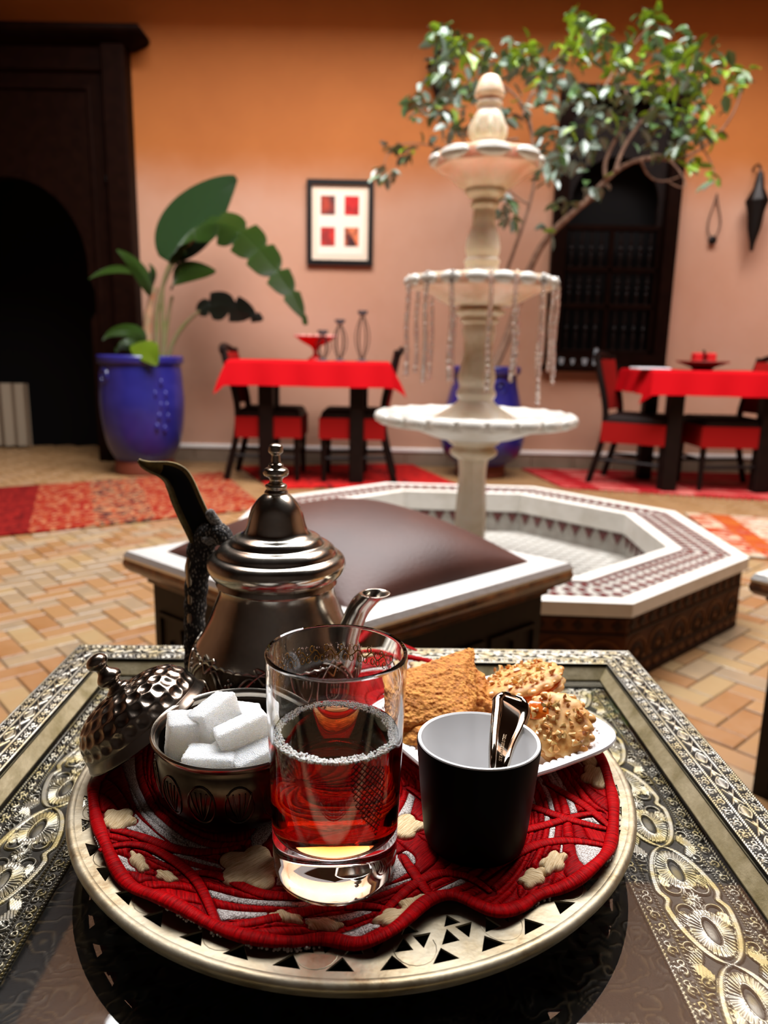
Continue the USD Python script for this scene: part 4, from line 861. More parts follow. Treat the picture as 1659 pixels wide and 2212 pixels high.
for o0, o1, n0, n1 in (((iq, yo0), (iq, yo1), (q_, yi0), (q_, yi1)), ((iq, yo1), (-iq, yo1), (q_, yi1), (-q_, yi1)), ((-iq, yo1), (-iq, yo0), (-q_, yi1), (-q_, yi0)), ((-iq, yo0), (iq, yo0), (-q_, yi0), (q_, yi0))):
    zt_, zb_ = ZF-.0035, ZG+.0003
    part(tb, 'brass_strip', trimesh.convex.convex_hull(np.array([(*o0, zt_), (*o1, zt_), (*n0, zb_+.001), (*n1, zb_+.001), (*n0, zb_), (*n1, zb_), (*o0, zb_), (*o1, zb_)])), BRASS, smooth=False)
px_, py0, py1 = ix-.004, -TYD+iy+.004, -iy-.004
part(tb, 'base_plate', bx(-px_-.003, px_+.003, py0-.003, py1+.003, ZP-.006, ZP-.0021), DKMETAL, smooth=False)
for cr, du, L, res in ((X([px_, py0]), X([0, 1.]), py1-py0, .00058), (X([px_, py1]), X([-1., 0]), 2*px_, .0008), (X([-px_, py1]), X([0, -1.]), py1-py0, .00058), (X([-px_, py0]), X([1., 0]), 2*px_, .00075)):
    side('embossed_border', cr, du, L, BW, ZP, .0016, lambda u, v: band_h(u, v, L), res, PEWTER2, 0, .001)
# centre panel: dark, finely engraved, with a beaded eight-point star
cx0, cx1, cy0, cy1 = -px_+BW, px_-BW, py0+BW, py1-BW
gx, gy = np.meshgrid(np.linspace(cx0, cx1, int((cx1-cx0)/.0011)), np.linspace(cy0, cy1, int((cy1-cy0)/.0011)), indexing='ij')
nz = fbm(np.dstack([gx*42, gy*42, 0*gx]), 3, 4); h = np.clip(1-(np.abs(((nz*9) % 1)-.5)/.16)**2, 0, 1)*.7
mx_, my_ = (cx0+cx1)/2, (cy0+cy1)/2
for t in (0, PI/4):
    a, b = rot(gx-mx_, gy-my_, t+PI/8); sq = np.maximum(np.abs(a), np.abs(b)); al = np.where(np.abs(a) > np.abs(b), b, a)
    m_ = np.abs(sq-.112) < .008; hs = np.maximum.reduce([rope(al, sq, .1055, .0013, .003), rope(al, sq, .1185, .0013, .003), .8*scroll(al, sq, .112, .0095)]); h = np.where(m_, hs, h)
part(tb, 'centre_panel', grid(np.dstack([gx, gy, ZP-.001+.0009*h])), DARKPEW, smooth=True, var={'relief': h.ravel()})
for sx in (-1, 1):
    for y_ in (-.03, -TYD+.03):
        part(tb, 'leg', lathe(profile([(.018, .0), (.024, .02), (.018, .05), (.022, .2), (.026, .3), (.02, .36), (.028, .40), (.028, .435)], 40), 16, (sx*(TX-.03), y_, 0)), DKMETAL)

# ================================================================== serving tray with pierced rim
TRC = np.array([-.016, .466]); TRR = .1855; ZT = .5312
TRAYM = nodes('tray_metal', {'g': ('geometry', {}), 'n': ('noise_texture', dict(scale=38., detail=7., roughness=.65, distortion=.6)), 'n2': ('noise_texture', dict(scale=130., detail=4.)), 'r': ('rgb_ramp', dict(ramp=[(.25, lin('6e5230')), (.38, lin('94856a')), (.6, lin('a69c88')), (.8, lin('8a7c60'))])),
    'rm': ('map_range', dict(from_min=.3, from_max=.7, to_min=.40, to_max=.6)), 'b': ('bump', dict(strength=.25, distance=.0015)), 'p': ('principled_bsdf', dict(metallic=.85))},
    [('g.position', 'n.vector'), ('g.position', 'n2.vector'), ('n.fac', 'r.fac'), ('r.color', 'p.base_color'), ('n.fac', 'rm.value'), ('rm.result', 'p.roughness'), ('n2.fac', 'b.height'), ('b.normal', 'p.normal')])
ty = thing('serving_tray', 'round metal tray with triangle-pierced border standing on the glass table top', 'tray', (*TRC, ZG))
disc = Point(0, 0).buffer(TRR-.003, quad_segs=48); holes = []
def trih(r, a, w, hgt, up, sk=0.):
    c, s = math.cos(a), math.sin(a)
    p = [(r+hgt/2*up, sk), (r-hgt/2*up, -w/2), (r-hgt/2*up, w/2)]
    return Polygon([(x*c-y*s, x*s+y*c) for x, y in p])
NT = 44; rh = np.random.default_rng(2)
for i in range(NT):
    a = i*2*PI/NT
    holes += [trih(.1722, a, .0135, .0084, -1, rh.normal(0, .001)), trih(.1620, a+PI/NT*.52, .0095, .0088, -1, .0015), trih(.1620, a+PI/NT*1.48, .0095, .0088, 1, -.0015), trih(.1525, a+PI/NT, .009, .007, -1)]
part(ty, 'plate', ext(disc.difference(unary_union(holes)), .0011, ZT-.0011-ZG), TRAYM, smooth=False)
part(ty, 'rolled_rim', lathe([(TRR-.006, ZT-.0005-ZG), (TRR-.004, ZT+.0006-ZG), (TRR-.0015, ZT+.0004-ZG), (TRR, ZT-.0012-ZG), (TRR+.0002, ZT-.003-ZG), (TRR-.0012, ZT-.0046-ZG), (TRR-.0016, ZT-.0055-ZG), (TRR-.003, ZT-.0085-ZG), (TRR-.0055, ZT-.0095-ZG), (TRR-.0052, ZT-.0087-ZG), (TRR-.0035, ZT-.005-ZG), (TRR-.005, ZT-.0015-ZG)], 160, closed=True), TRAYM, smooth=50)
eng = []
for i in range(NT//2):
    a = (i+.25)*4*PI/NT; c0_ = np.array([.1655*math.cos(a), .1655*math.sin(a)])
    t_ = np.linspace(-1.9, 1.9, 12); eng.append(tube(np.stack([c0_[0]+.0105*np.cos(a+t_), c0_[1]+.0105*np.sin(a+t_), np.full(12, ZT-ZG)], 1), .00028, 5))
part(ty, 'engraved_arcs', cat_(eng), TRAYM, kind='stuff')
for k in range(3):
    a = PI/2+k*2*PI/3; part(ty, 'foot', lathe(profile([(0, 0), (.007, .002), (.009, .008), (.006, .013), (.007, .022), (.009, .0325)], 16), 16, (.09*math.cos(a), .09*math.sin(a), 0)), TRAYM)

# ================================================================== embroidered red cloth
def stitch_mat(name, c1, c2, rough=.45, sheen=.5, spec=.04, pitch=850.):
    return nodes(name, {'a': ('attribute', dict(attribute='st')), 's': ('separate_xyz', {}), 'm': ('math', dict(math_type='multiply', value2=pitch)), 'c': ('combine_xyz', {}), 'cm': ('math', dict(math_type='multiply', value2=pitch*.06)),
        'w': ('noise_texture', dict(scale=1., detail=3., roughness=.7)), 'r': ('rgb_ramp', dict(ramp=[(.3, lin(c1)), (.7, lin(c2))])), 'b': ('bump', dict(strength=.7, distance=.0012)), 'p': ('principled_bsdf', dict(roughness=rough, sheen_weight=sheen, specular_ior_level=spec))},
        [('a.vector', 's.vector'), ('s.x', 'm.value1'), ('m.value', 'c.x'), ('s.y', 'cm.value1'), ('cm.value', 'c.y'), ('c.vector', 'w.vector'), ('w.fac', 'r.fac'), ('r.color', 'p.base_color'), ('w.fac', 'b.height'), ('b.normal', 'p.normal')])
REDST = stitch_mat('red_satin_stitch', (.12, .0003, .001), (.50, .0008, .003), .5, 0.)
REDD = stitch_mat('deep_red_stitch', (.08, .0003, .001), (.36, .0006, .003), .5, 0.)
CREAM = stitch_mat('cream_satin_stitch', lin('a8814a'), lin('f2dcb4'), .5, 0., .15, 1700.)
LINEN = nodes('white_linen', {'g': ('geometry', {}), 'n': ('voronoi_texture', dict(scale=1300.)), 'r': ('rgb_ramp', dict(ramp=[(.2, lin('e2dbd6')), (.7, lin('8d827c'))])), 'b': ('bump', dict(strength=.5, distance=.001)), 'p': ('principled_bsdf', dict(roughness=.9))},
              [('g.position', 'n.vector'), ('n.distance', 'r.fac'), ('r.color', 'p.base_color'), ('n.distance', 'b.height'), ('b.normal', 'p.normal')])
ol = [(-.1858, .4299), (-.1769, .4052), (-.1631, .3788), (-.1388, .3446), (-.1125, .3233), (-.0885, .3115), (-.0735, .3051), (-.0459, .299), (-.0244, .303), (-.0044, .2993), (.0133, .3084), (.0302, .3273), (.041, .3299), (.0598, .3202), (.0748, .3263), (.0889, .3373), (.1048, .3429), (.1271, .3607), (.1434, .3931), (.1553, .437), (.1572, .4592), (.1535, .4865), (.138, .535), (.105, .582), (.066, .61), (.0328, .632), (-.02, .640), (-.08, .625), (-.13, .585), (-.165, .53), (-.182, .475)]
ol = spline(ol+[ol[0]], 240)[:-1]; CC = np.array([-.016, .462])
oa = np.unwrap(np.arctan2(ol[:, 1]-CC[1], ol[:, 0]-CC[0])); orr = np.hypot(*(ol-CC).T); ia = np.argsort(oa % (2*PI))
edge_r = lambda a: np.interp(a % (2*PI), (oa % (2*PI))[ia], orr[ia], period=2*PI)
def cz(x, y):
    """height of the cloth"""
    dx, dy = np.asarray(x)-CC[0], np.asarray(y)-CC[1]; a = np.arctan2(dy, dx); q = np.clip(np.hypot(dx, dy)/edge_r(a), 0, 1)
    wave = .0022*np.sin(a*9+1.)+.0018*np.sin(a*17+.4)+.0035*np.exp(-((a+1.18)/.13)**2)+.002*np.exp(-((a+2.3)/.3)**2)+.006*np.exp(-((a-1.35)/.35)**2)
    return ZT+.0026+np.clip(wave+.0018, 0, 1)*q**5
cl = thing('placemat', 'round red embroidered cloth with cream flowers lying on the pierced tray', 'placemat', (*CC, ZT))
na, nr_ = 200, 40; A2, Q2 = np.meshgrid(np.linspace(0, 2*PI, na, endpoint=False), np.linspace(.0, 1, nr_)**.8, indexing='ij')
RR_ = Q2*(edge_r(A2)-.002); Xc, Yc = CC[0]+RR_*np.cos(A2), CC[1]+RR_*np.sin(A2)
Pc = np.dstack([Xc, Yc, cz(Xc, Yc)-.0008])
part(cl, 'cloth_ground', shell(Pc[::-1], .0012, closed_u=True), mat('red_ground', (.16, .0008, .003), .9, specular_ior_level=.1), smooth=True, world=True)
aa = np.linspace(0, 2*PI, 300, endpoint=False); re_ = edge_r(aa)-.0028
cordp = np.stack([CC[0]+re_*np.cos(aa), CC[1]+re_*np.sin(aa)], 1); cordp = np.c_[cordp, cz(*cordp.T)+.0002]
tm, uv = tube(cordp, .0036*(1+.12*np.sin(aa*23)), 10, closed=True, flat=.62, uvs=True); part(cl, 'border_band', tm, REDST, uv=uv, world=True)
cloth_poly = Polygon(cordp[:, :2]).buffer(-.003)
def pad(poly, mt, hgt, ang, name):
    """a stitched pad: the polygon filled with points, raised like a pillow from its outline"""
    from scipy.spatial import Delaunay
    import shapely
    poly = poly.simplify(.0002)
    L = poly.exterior.length; n = max(12, int(L/.0013)); bd = np.array([poly.exterior.interpolate(k/n, normalized=True).coords[0] for k in range(n)])
    x0, y0, x1, y1 = poly.bounds; g = np.stack(np.meshgrid(np.arange(x0, x1, .0014), np.arange(y0, y1, .0014)), -1).reshape(-1, 2)
    if len(g):
        sp = shapely.points(g); g = g[shapely.contains(poly, sp) & (shapely.distance(sp, poly.exterior) > .0006)]
    V = np.vstack([bd, g]); tri = Delaunay(V).simplices; c = V[tri].mean(1)
    tri = tri[shapely.contains(poly.buffer(1e-6), shapely.points(c))]
    if not len(tri): return
    q = V[tri]; fl_ = np.cross(q[:, 1]-q[:, 0], q[:, 2]-q[:, 0]) < 0; tri[fl_] = tri[fl_][:, ::-1]
    d = np.r_[np.zeros(n), shapely.distance(shapely.points(g), poly.exterior) if len(g) else []]
    top = cz(V[:, 0], V[:, 1])-.0009+hgt*(.35+.65*np.sqrt(np.clip(1-(1-np.clip(d/.0022, 0, 1))**2, 0, 1)))
    V3 = np.c_[V, top]; i = np.arange(n); j = (i+1) % n
    if not Polygon(bd).exterior.is_ccw: i, j = j, i
    lo = np.c_[bd, cz(bd[:, 0], bd[:, 1])-.0022]; m = len(V3)
    f = np.vstack([tri, np.stack([i+m, j+m, j], 1), np.stack([i+m, j, i], 1)]); V3 = np.vstack([V3, lo])
    ca_, sa_ = math.cos(ang), math.sin(ang)
    part(cl, name, (V3, f), mt, uv=np.stack([V3[:, 0]*ca_+V3[:, 1]*sa_, -V3[:, 0]*sa_+V3[:, 1]*ca_], 1), world=True)
cz_ = lambda px, py: atz(px, py, ZT+.003)[:2]
rc = np.random.default_rng(21)
# cream flowers: lobed blossoms where the photo shows them
flowers = [((255, 1775), .0105, .9), ((545, 1875), .017, .9), ((300, 1862), .0085, .4), ((360, 1895), .008, .4), ((868, 1785), .0125, .8), ((905, 1965), .010, .6), ((850, 1992), .009, .6), ((700, 1995), .0085, .4), ((620, 1982), .008, .4), ((1195, 1868), .0095, .6), ((1150, 1895), .0085, .6), ((1290, 1680), .0105, .9), ((1275, 1640), .012, .9), ((915, 1450), .012, .6), ((800, 1425), .014, .6)]
fpoly = []
for (px, py), r, asp in flowers:
    c = cz_(px, py); a0 = rc.uniform(0, PI); t = np.linspace(0, 2*PI, 40, endpoint=False); rr_ = r*1.2*(.68+.32*np.abs(np.cos(2.5*t+px)))
    dirv = math.atan2(c[1]-CC[1], c[0]-CC[0])+PI/2
    q = np.stack([rr_*np.cos(t), rr_*asp*np.sin(t)], 1); q = q@np.array([[math.cos(dirv), math.sin(dirv)], [-math.sin(dirv), math.cos(dirv)]])+c
    g = Polygon(q).buffer(0).intersection(cloth_poly)
    if g.is_empty or g.geom_type != 'Polygon': continue
    fpoly.append(g); pad(g, CREAM, .0024, a0+.5, 'cream_flower')
FU = unary_union(fpoly).buffer(.0008)
# red vines: raised satin bands sweeping over the cloth
vines = [[(215, 1850), (300, 1830), (400, 1880), (450, 1960), (470, 2010)], [(240, 1800), (330, 1820), (430, 1840), (520, 1830)], [(470, 2005), (600, 1985), (700, 1960), (830, 1970)], [(400, 1895), (480, 1900), (580, 1935), (690, 1930), (800, 1915)],
         [(880, 1700), (960, 1760), (1040, 1800), (1150, 1790), (1300, 1760)], [(1100, 1720), (1200, 1760), (1310, 1790)], [(1040, 1900), (1130, 1840), (1230, 1820), (1310, 1830)], [(1180, 1690), (1260, 1740), (1320, 1790)], [(870, 1850), (900, 1900), (930, 1950)], [(820, 1990), (880, 1930), (960, 1890), (1060, 1930)], [(860, 1440), (920, 1480), (960, 1490)], [(700, 1440), (800, 1400), (900, 1420)]]
VU = []
for vn in vines:
    q = spline(np.array([cz_(*p) for p in vn]), 40); q3 = np.c_[q, cz(q[:, 0], q[:, 1])+.0001]
    r_ = .0031*np.sin(PI*np.linspace(.08, .92, 40))**.5
    tm, uv = tube(q3, r_, 10, flat=.42, uvs=True); part(cl, 'vine_band', tm, REDST, uv=uv, world=True); VU.append(LineString(q).buffer(.0029))
VU = unary_union(VU)
# red leaves: elongated cells between them
# long swirling cells: a Voronoi diagram in (angle, radius), bent back onto the cloth
U_ = .16*2*PI; pts = []
for _ in range(9000):
    p_ = np.array([rc.uniform(0, U_), rc.uniform(.012, .178)])
    if all(min(abs(p_[0]-q[0]), U_-abs(p_[0]-q[0]))*(.35+.65*p_[1]/.16) > .0125 or abs(p_[1]-q[1]) > .036 for q in pts): pts.append(p_)
pa_ = np.array(pts); allp = np.vstack([pa_+[k*U_, 0] for k in (-1, 0, 1)]); ST = np.array([1., .36])
vor = Voronoi(np.vstack([allp*ST, [[-9, 0], [9, 0], [0, 9], [0, -9]]])); m0 = len(pts)
for i in range(m0, 2*m0):
    reg = vor.regions[vor.point_region[i]]
    if -1 in reg or len(reg) < 3: continue
    g = Polygon(vor.vertices[reg]/ST).segmentize(.004); q = np.array(g.exterior.coords); q[:, 1] = np.clip(q[:, 1], .004, .2)
    th_ = q[:, 0]/.16-2.1*q[:, 1]/.17+.25*np.sin(q[:, 1]*70); q = np.stack([CC[0]+q[:, 1]*np.cos(th_), CC[1]+q[:, 1]*np.sin(th_)], 1)
    g = Polygon(q).buffer(0).intersection(cloth_poly).difference(FU).difference(VU)
    if g.is_empty: continue
    for h in getattr(g, 'geoms', [g]):
        if h.geom_type != 'Polygon': continue
        white = rc.uniform() < .24; h = h.buffer(-.0004).buffer(.0003)
        if h.is_empty: continue
        for w in getattr(h, 'geoms', [h]):
            if w.area > 6e-6:
                mr = np.array(w.minimum_rotated_rectangle.exterior.coords); e_ = [mr[1]-mr[0], mr[2]-mr[1]]; lg = max(e_, key=np.linalg.norm)
                pad(w, LINEN if white else (REDST if rc.uniform() < .6 else REDD), .0013 if white else rc.uniform(.0013, .0023), math.atan2(lg[1], lg[0])+.5, 'linen_patch' if white else 'red_leaf_stitch')
# frayed white nap under the front edge
fz = []
for _ in range(420):
    a = rc.uniform(-PI+.2, -.25); r = edge_r(a)-rc.uniform(-.0008, .0006); x, y = CC[0]+r*math.cos(a), CC[1]+r*math.sin(a)
    if vnoise(np.array([a*9, 0, 0]), 3) > .5: fz.append(ball((x, y, cz(x, y)-.0012+rc.uniform(-.001, .0006)), rc.uniform(.0004, .0009), 1))
part(cl, 'frayed_edge', cat_(fz), mat('nap_white', lin('b8aba4'), .95), world=True, kind='stuff')
# ================================================================== teapot
def metal(name, col, r0, r1, sc=30., bump=None):
    return mat(name, lin(col), (r0+r1)/2, 1., mix=(14., tuple(np.array(lin(col))*.72), 5.), rr=(r0, r1, sc), bump=bump)
POTM = metal('pot_silver', 'bdb6aa', .15, .27); POTD = metal('bowl_bronze', '94887c', .14, .28); SPOONM = metal('spoon_steel', 'c4bdb2', .05, .10)
PX, PY, PZ = -.085, .572, .5365
tp = thing('teapot', 'silver metal teapot with domed lid, engraved belly and curved spout', 'teapot', (PX, PY, PZ))
zz = lambda z: z-PZ
body = profile([(.050, 0.0), (.058, .001), (.0665, .010), (.0702, .021), (.0695, .031), (.0645, .043), (.058, .055), (.0535, .065), (.0490, .077), (.0462, .085), (.0455, .0905)], 46)
body = [(0, 0)]+body.tolist()+[(.0475, .0915), (.0485, .093), (.0475, .0955), (.0465, .097), (.047, .099), (.045, .101), (.0, .101)]
part(tp, 'body', lathe(body, 96), POTM)
# chased band round the belly: straps, hexagons and stippled flowers in relief
def on_body(a, z, lift=.0004):
    pr = np.array(body[1:47]); r = np.interp(z, pr[:, 1], pr[:, 0])+lift
    return np.stack([r*np.cos(a), r*np.sin(a), z+0*a], -1)
def wire(av, zv, r=.0009, n=6): return tube(on_body(np.asarray(av, float), np.asarray(zv, float)), r, n)
rel = []
pz = np.linspace(.007, .0395, 12); pb_ = np.array(body[1:47])
part(tp, 'band_ground', lathe([(np.interp(z, pb_[:, 1], pb_[:, 0])+.00025, z) for z in pz], 96), mat('pot_patina', lin('4a3f34'), .3, .95, mix=(60., lin('2c251f'), 4.), bump=(420., .5, .0012)), label='darkened chased ground of the belly band')
t = np.linspace(0, 2*PI, 160)
part(tp, 'chased_line', wire(t, .040+.0007*np.abs(np.sin(t*26))*2), POTM); part(tp, 'chased_line', wire(t, .0065+0*t), POTM)
for k in range(8):
    a0 = k*2*PI/8; hx = [(0, .034), (.22, .030), (.26, .022), (.22, .014), (0, .010)]
    for s in (-1, 1):
        p = spline([(s*a, z) for a, z in hx], 18); rel.append(wire(a0+p[:, 0], p[:, 1], .0010))
        p = spline([(s*.10, .036), (s*.33, .026), (s*.46, .012), (s*.52, .008)], 14); rel.append(wire(a0+p[:, 0], p[:, 1], .0008))
    q = np.array([(.12*math.cos(x), .022+.0065*math.sin(x)) for x in np.linspace(0, 2*PI, 25)]); rel.append(wire(a0+q[:, 0], q[:, 1], .0006))
    for m in range(9):
        x = m*2*PI/8; r_ = 0 if m == 8 else 1; rel.append(ball(on_body(np.array(a0+.06*r_*math.cos(x)), .022+.0032*r_*math.sin(x)), .0011, 1))
    for m in range(7): rel.append(ball(on_body(np.array(a0+PI/8+.07*math.cos(m*2.4)*m/6), .031+.004*math.sin(m*2.4)*m/6), .0010, 1))
part(tp, 'chased_band', cat_(rel), POTM, kind='stuff')
lid = [(.0458, zz(.6335)), (.0515, zz(.6365)), (.0540, zz(.6405)), (.0550, zz(.6445)), (.0541, zz(.6486)), (.0500, zz(.6525)), (.0475, zz(.6540)), (.0470, zz(.6552)), (.0450, zz(.658)), (.0400, zz(.661)), (.0375, zz(.6618)), (.0365, zz(.6632)), (.0335, zz(.6665)), (.0285, zz(.6685)), (.0255, zz(.671)), (.0235, zz(.6755)), (.0222, zz(.681)), (.0198, zz(.6885)), (.0165, zz(.694)), (.0125, zz(.6985)), (.0080, zz(.7015)), (.0, zz(.702))]
part(tp, 'lid', lathe([(0, zz(.6335))]+profile(lid, 110).tolist(), 96), POTM)
fin = [(.0085, zz(.7005)), (.0088, zz(.7030)), (.0078, zz(.7048)), (.0086, zz(.7065)), (.0082, zz(.7080)), (.0055, zz(.7095)), (.0048, zz(.7115)), (.0058, zz(.7135)), (.0095, zz(.7160)), (.0100, zz(.7178)), (.0096, zz(.7195)), (.0070, zz(.7215)), (.0054, zz(.7225)), (.0060, zz(.7235)), (.0045, zz(.7250)), (.0036, zz(.7290)), (.0036, zz(.7320)), (.0054, zz(.7335)), (.0058, zz(.7355)), (.0052, zz(.7385)), (.003, zz(.7400)), (0, zz(.7404))]
part(tp, 'finial', lathe(profile(fin, 90), 36), POTM)
# spout: flattened tube out of the belly, mouth sliced level
yq = .548
sp_px = [(700, 1468), (728, 1445), (745, 1405), (762, 1345), (782, 1305), (812, 1281)]
ps = np.array([aty(*q, yq) for q in sp_px])-np.array([PX, PY, PZ]); ps[0, 1] += .012
sq = spline(ps, 40); rad = np.interp(np.linspace(0, 1, 40), [0, .25, .5, .8, .93, 1], [.016, .0135, .0095, .0085, .0100, .0118])
n_ = 24; tt, a_, b_ = frames(sq, (0, 0, 1)); th = np.arange(n_)*2*PI/n_
ro = lambda k: sq[:, None]+(rad*k)[:, None, None]*(np.cos(th)[None, :, None]*a_[:, None]+np.sin(th)[None, :, None]*b_[:, None])
So, Si = ro(1.0), ro(.86); zt_ = sq[-1, 2]
ah = a_*[1, 1, 0]; ah /= np.linalg.norm(ah, axis=1, keepdims=True); bh = np.cross([0, 0, 1.], ah); bh *= np.sign((bh*b_).sum(1))[:, None]
w_ = np.clip((np.arange(40)-31)/8., 0, 1)[:, None, None]**.8
for S_, k in ((So, 1.0), (Si, .86)):     # the mouth is cut level
    flat_ = sq[:, None]+(rad*k)[:, None, None]*(np.cos(th)[None, :, None]*ah[:, None]+np.sin(th)[None, :, None]*bh[:, None])
    S_ += w_*(flat_-S_)
allr = np.vstack([So, Si[::-1]]); idx = len(allr)
f = []
for k in range(idx-1):
    i = np.arange(n_); j = (i+1) % n_; f.append(np.stack([k*n_+i, k*n_+j, (k+1)*n_+j, (k+1)*n_+i], 1))
part(tp, 'spout', (allr.reshape(-1, 3), np.vstack(f)), POTM)
dk = [so for so in Si[20:30]]
part(tp, 'spout_shade_plug', tube(sq[18:33], rad[18:33]*.84, 16), mat('spout_shade', (.004, .003, .003), .6))  # near-black plug stands for the shade inside the spout
hp = np.array([aty(*q, .592) for q in ((478, 1255), (452, 1200), (425, 1195), (414, 1260), (413, 1360), (418, 1450), (440, 1480))])-np.array([PX, PY, PZ]); hp[0, 1] = -.002; hp[0, 0] = -.045; hp[-1, 0] = -.064; hp[-1, 1] = .008; hp[-1, 2] = .02
part(tp, 'handle', tube(spline(hp, 50), .0042, 10), POTD)
# the cloth sleeve slipped over the handle, with its olive suede tongue
SLEEVE = nodes('sleeve_weave', {'g': ('geometry', {}), 'm': ('mapping', dict(scale=(1, 1, .6), rotation=(0, .5, 0))), 'w': ('voronoi_texture', dict(scale=420., randomness=.6)), 'r': ('rgb_ramp', dict(ramp=[(.15, lin('8f8880')), (.4, lin('2a2524')), (.8, lin('141010'))])), 'b': ('bump', dict(strength=.9, distance=.002)), 'p': ('principled_bsdf', dict(roughness=.9))},
               [('g.position', 'm.vector'), ('m.vector', 'w.vector'), ('w.distance', 'r.fac'), ('r.color', 'p.base_color'), ('w.distance', 'b.height'), ('b.normal', 'p.normal')])
SUEDE = mat('olive_suede', lin('8a7238'), .85, mix=(120., lin('5e4c24'), 5.), bump=(300., .3, .002), sheen_weight=.15); DKCLOTH = mat('black_lining', (.006, .005, .005), .9)
hs = thing('pot_holder', 'dark woven sleeve with olive suede tongue slipped over the teapot handle', 'pot holder', (-.17, .60, .535))
W3 = lambda pts, y: np.array([aty(px, py, yy) for (px, py), yy in zip(pts, y if hasattr(y, '__len__') else [y]*len(pts))])
path = W3([(486, 1170), (465, 1150), (446, 1160), (432, 1200), (424, 1270), (420, 1350), (417, 1420), (413, 1478)], [.585, .590, .594, .597, .597, .596, .595, .595])
pth = spline(path, 60); tu = np.linspace(0, 1, 60)
part(hs, 'woven_sleeve', tube(pth, np.interp(tu, [0, .1, .25, .4, .7, 1], [.0075, .0105, .0115, .0098, .0085, .0062])*(1+.05*np.sin(tu*60)), 18), SLEEVE, world=True)
tg = spline(W3([(300, 994), (330, 1010), (362, 1018), (385, 1032), (405, 1070), (425, 1115), (445, 1160)], [.618, .615, .612, .610, .606, .60, .596]), 40)
ss = np.linspace(-1, 1, 13); wT = np.interp(np.linspace(0, 1, 40), [0, .06, .25, .42, .6, .8, 1], [.0018, .0035, .0068, .0115, .0125, .0125, .012])
tan = np.gradient(tg, axis=0); tan /= np.linalg.norm(tan, axis=1, keepdims=True); sd = np.cross(tan, [0., -1, 0.25]); sd /= np.linalg.norm(sd, axis=1, keepdims=True); nrm = np.cross(sd, tan)
Pt = np.stack([tg+sd*(s*wT)[:, None]+nrm*((abs(s)**2)*wT*.75)[:, None] for s in ss], 1)
part(hs, 'suede_tongue', shell(Pt, .0016), SUEDE, smooth=True, world=True, label='olive suede tongue sticking up to the left')
P2_ = Pt[10:, 1:-1]+nrm[10:, None]*.0012
part(hs, 'lining', shell(P2_, .0008), DKCLOTH, smooth=True, world=True)
yarn = []
for k in range(7):
    c = aty(446+k*6.5, 1166+4*math.sin(k*1.9), .583); yarn.append(ball(c, .0042, 2, (1, .8, .75)))
for k in range(9):
    c = aty(455+k*5, 1112+k*7.2, .588); yarn.append(ball(c, .0046, 2, (.9, .8, 1.1)))
part(hs, 'grey_yarn', cat_(yarn), mat('grey_yarn', lin('a8a29c'), .95, mix=(700., lin('4a4644'), 3.), bump=(900., .8, .002)), world=True, kind='stuff')

# ================================================================== sugar bowl, its lid, sugar lumps
BX, BY, BZ = -.0868, .4112, ZT+.0030
POTB = metal('bowl_metal', '51453b', .18, .32)
sb = thing('sugar_bowl', 'dark engraved metal bowl full of sugar lumps on the cloth', 'bowl', (BX, BY, BZ)); HB = .5886-BZ
bo = profile([(.022, 0), (.030, .003), (.042, .014), (.0472, .028), (.0478, .040), (.0468, .048)], 30).tolist()
bi = profile([(.0455, .049), (.0462, .040), (.0455, .028), (.040, .015), (.028, .006), (.001, .005)], 24).tolist()
part(sb, 'body', lathe([(0, 0)]+bo+[(.047, HB-.003)]+bi, 80), POTB)
tl = lathe([(.0463, HB-.0045), (.0485, HB-.0040), (.0500, HB-.0018), (.0502, HB-.0004), (.0494, HB+.0006), (.0478, HB-.0002), (.0466, HB-.002)], 96, closed=True); part(sb, 'rolled_rim', tl, POTM)
en = []
for k in range(14):
    a0 = k*2*PI/14; po = np.array(bo)
    def ob(a, z): r = np.interp(z, po[:, 1], po[:, 0])+.0002; return np.stack([r*np.cos(a), r*np.sin(a), z+0*a], -1)
    q = np.array([(.17*math.cos(x), .030+.012*math.sin(x)) for x in np.linspace(0, 2*PI, 24)]); en.append(tube(ob(a0+q[:, 0], q[:, 1]), .0006, 5))
    for m in range(5):
        q = spline([(0, .020), (.05*(m-2), .030), (.07*(m-2), .038)], 8); en.append(tube(ob(a0+q[:, 0], q[:, 1]), .0005, 5))
part(sb, 'engraved_panels', cat_(en), POTB, kind='stuff')
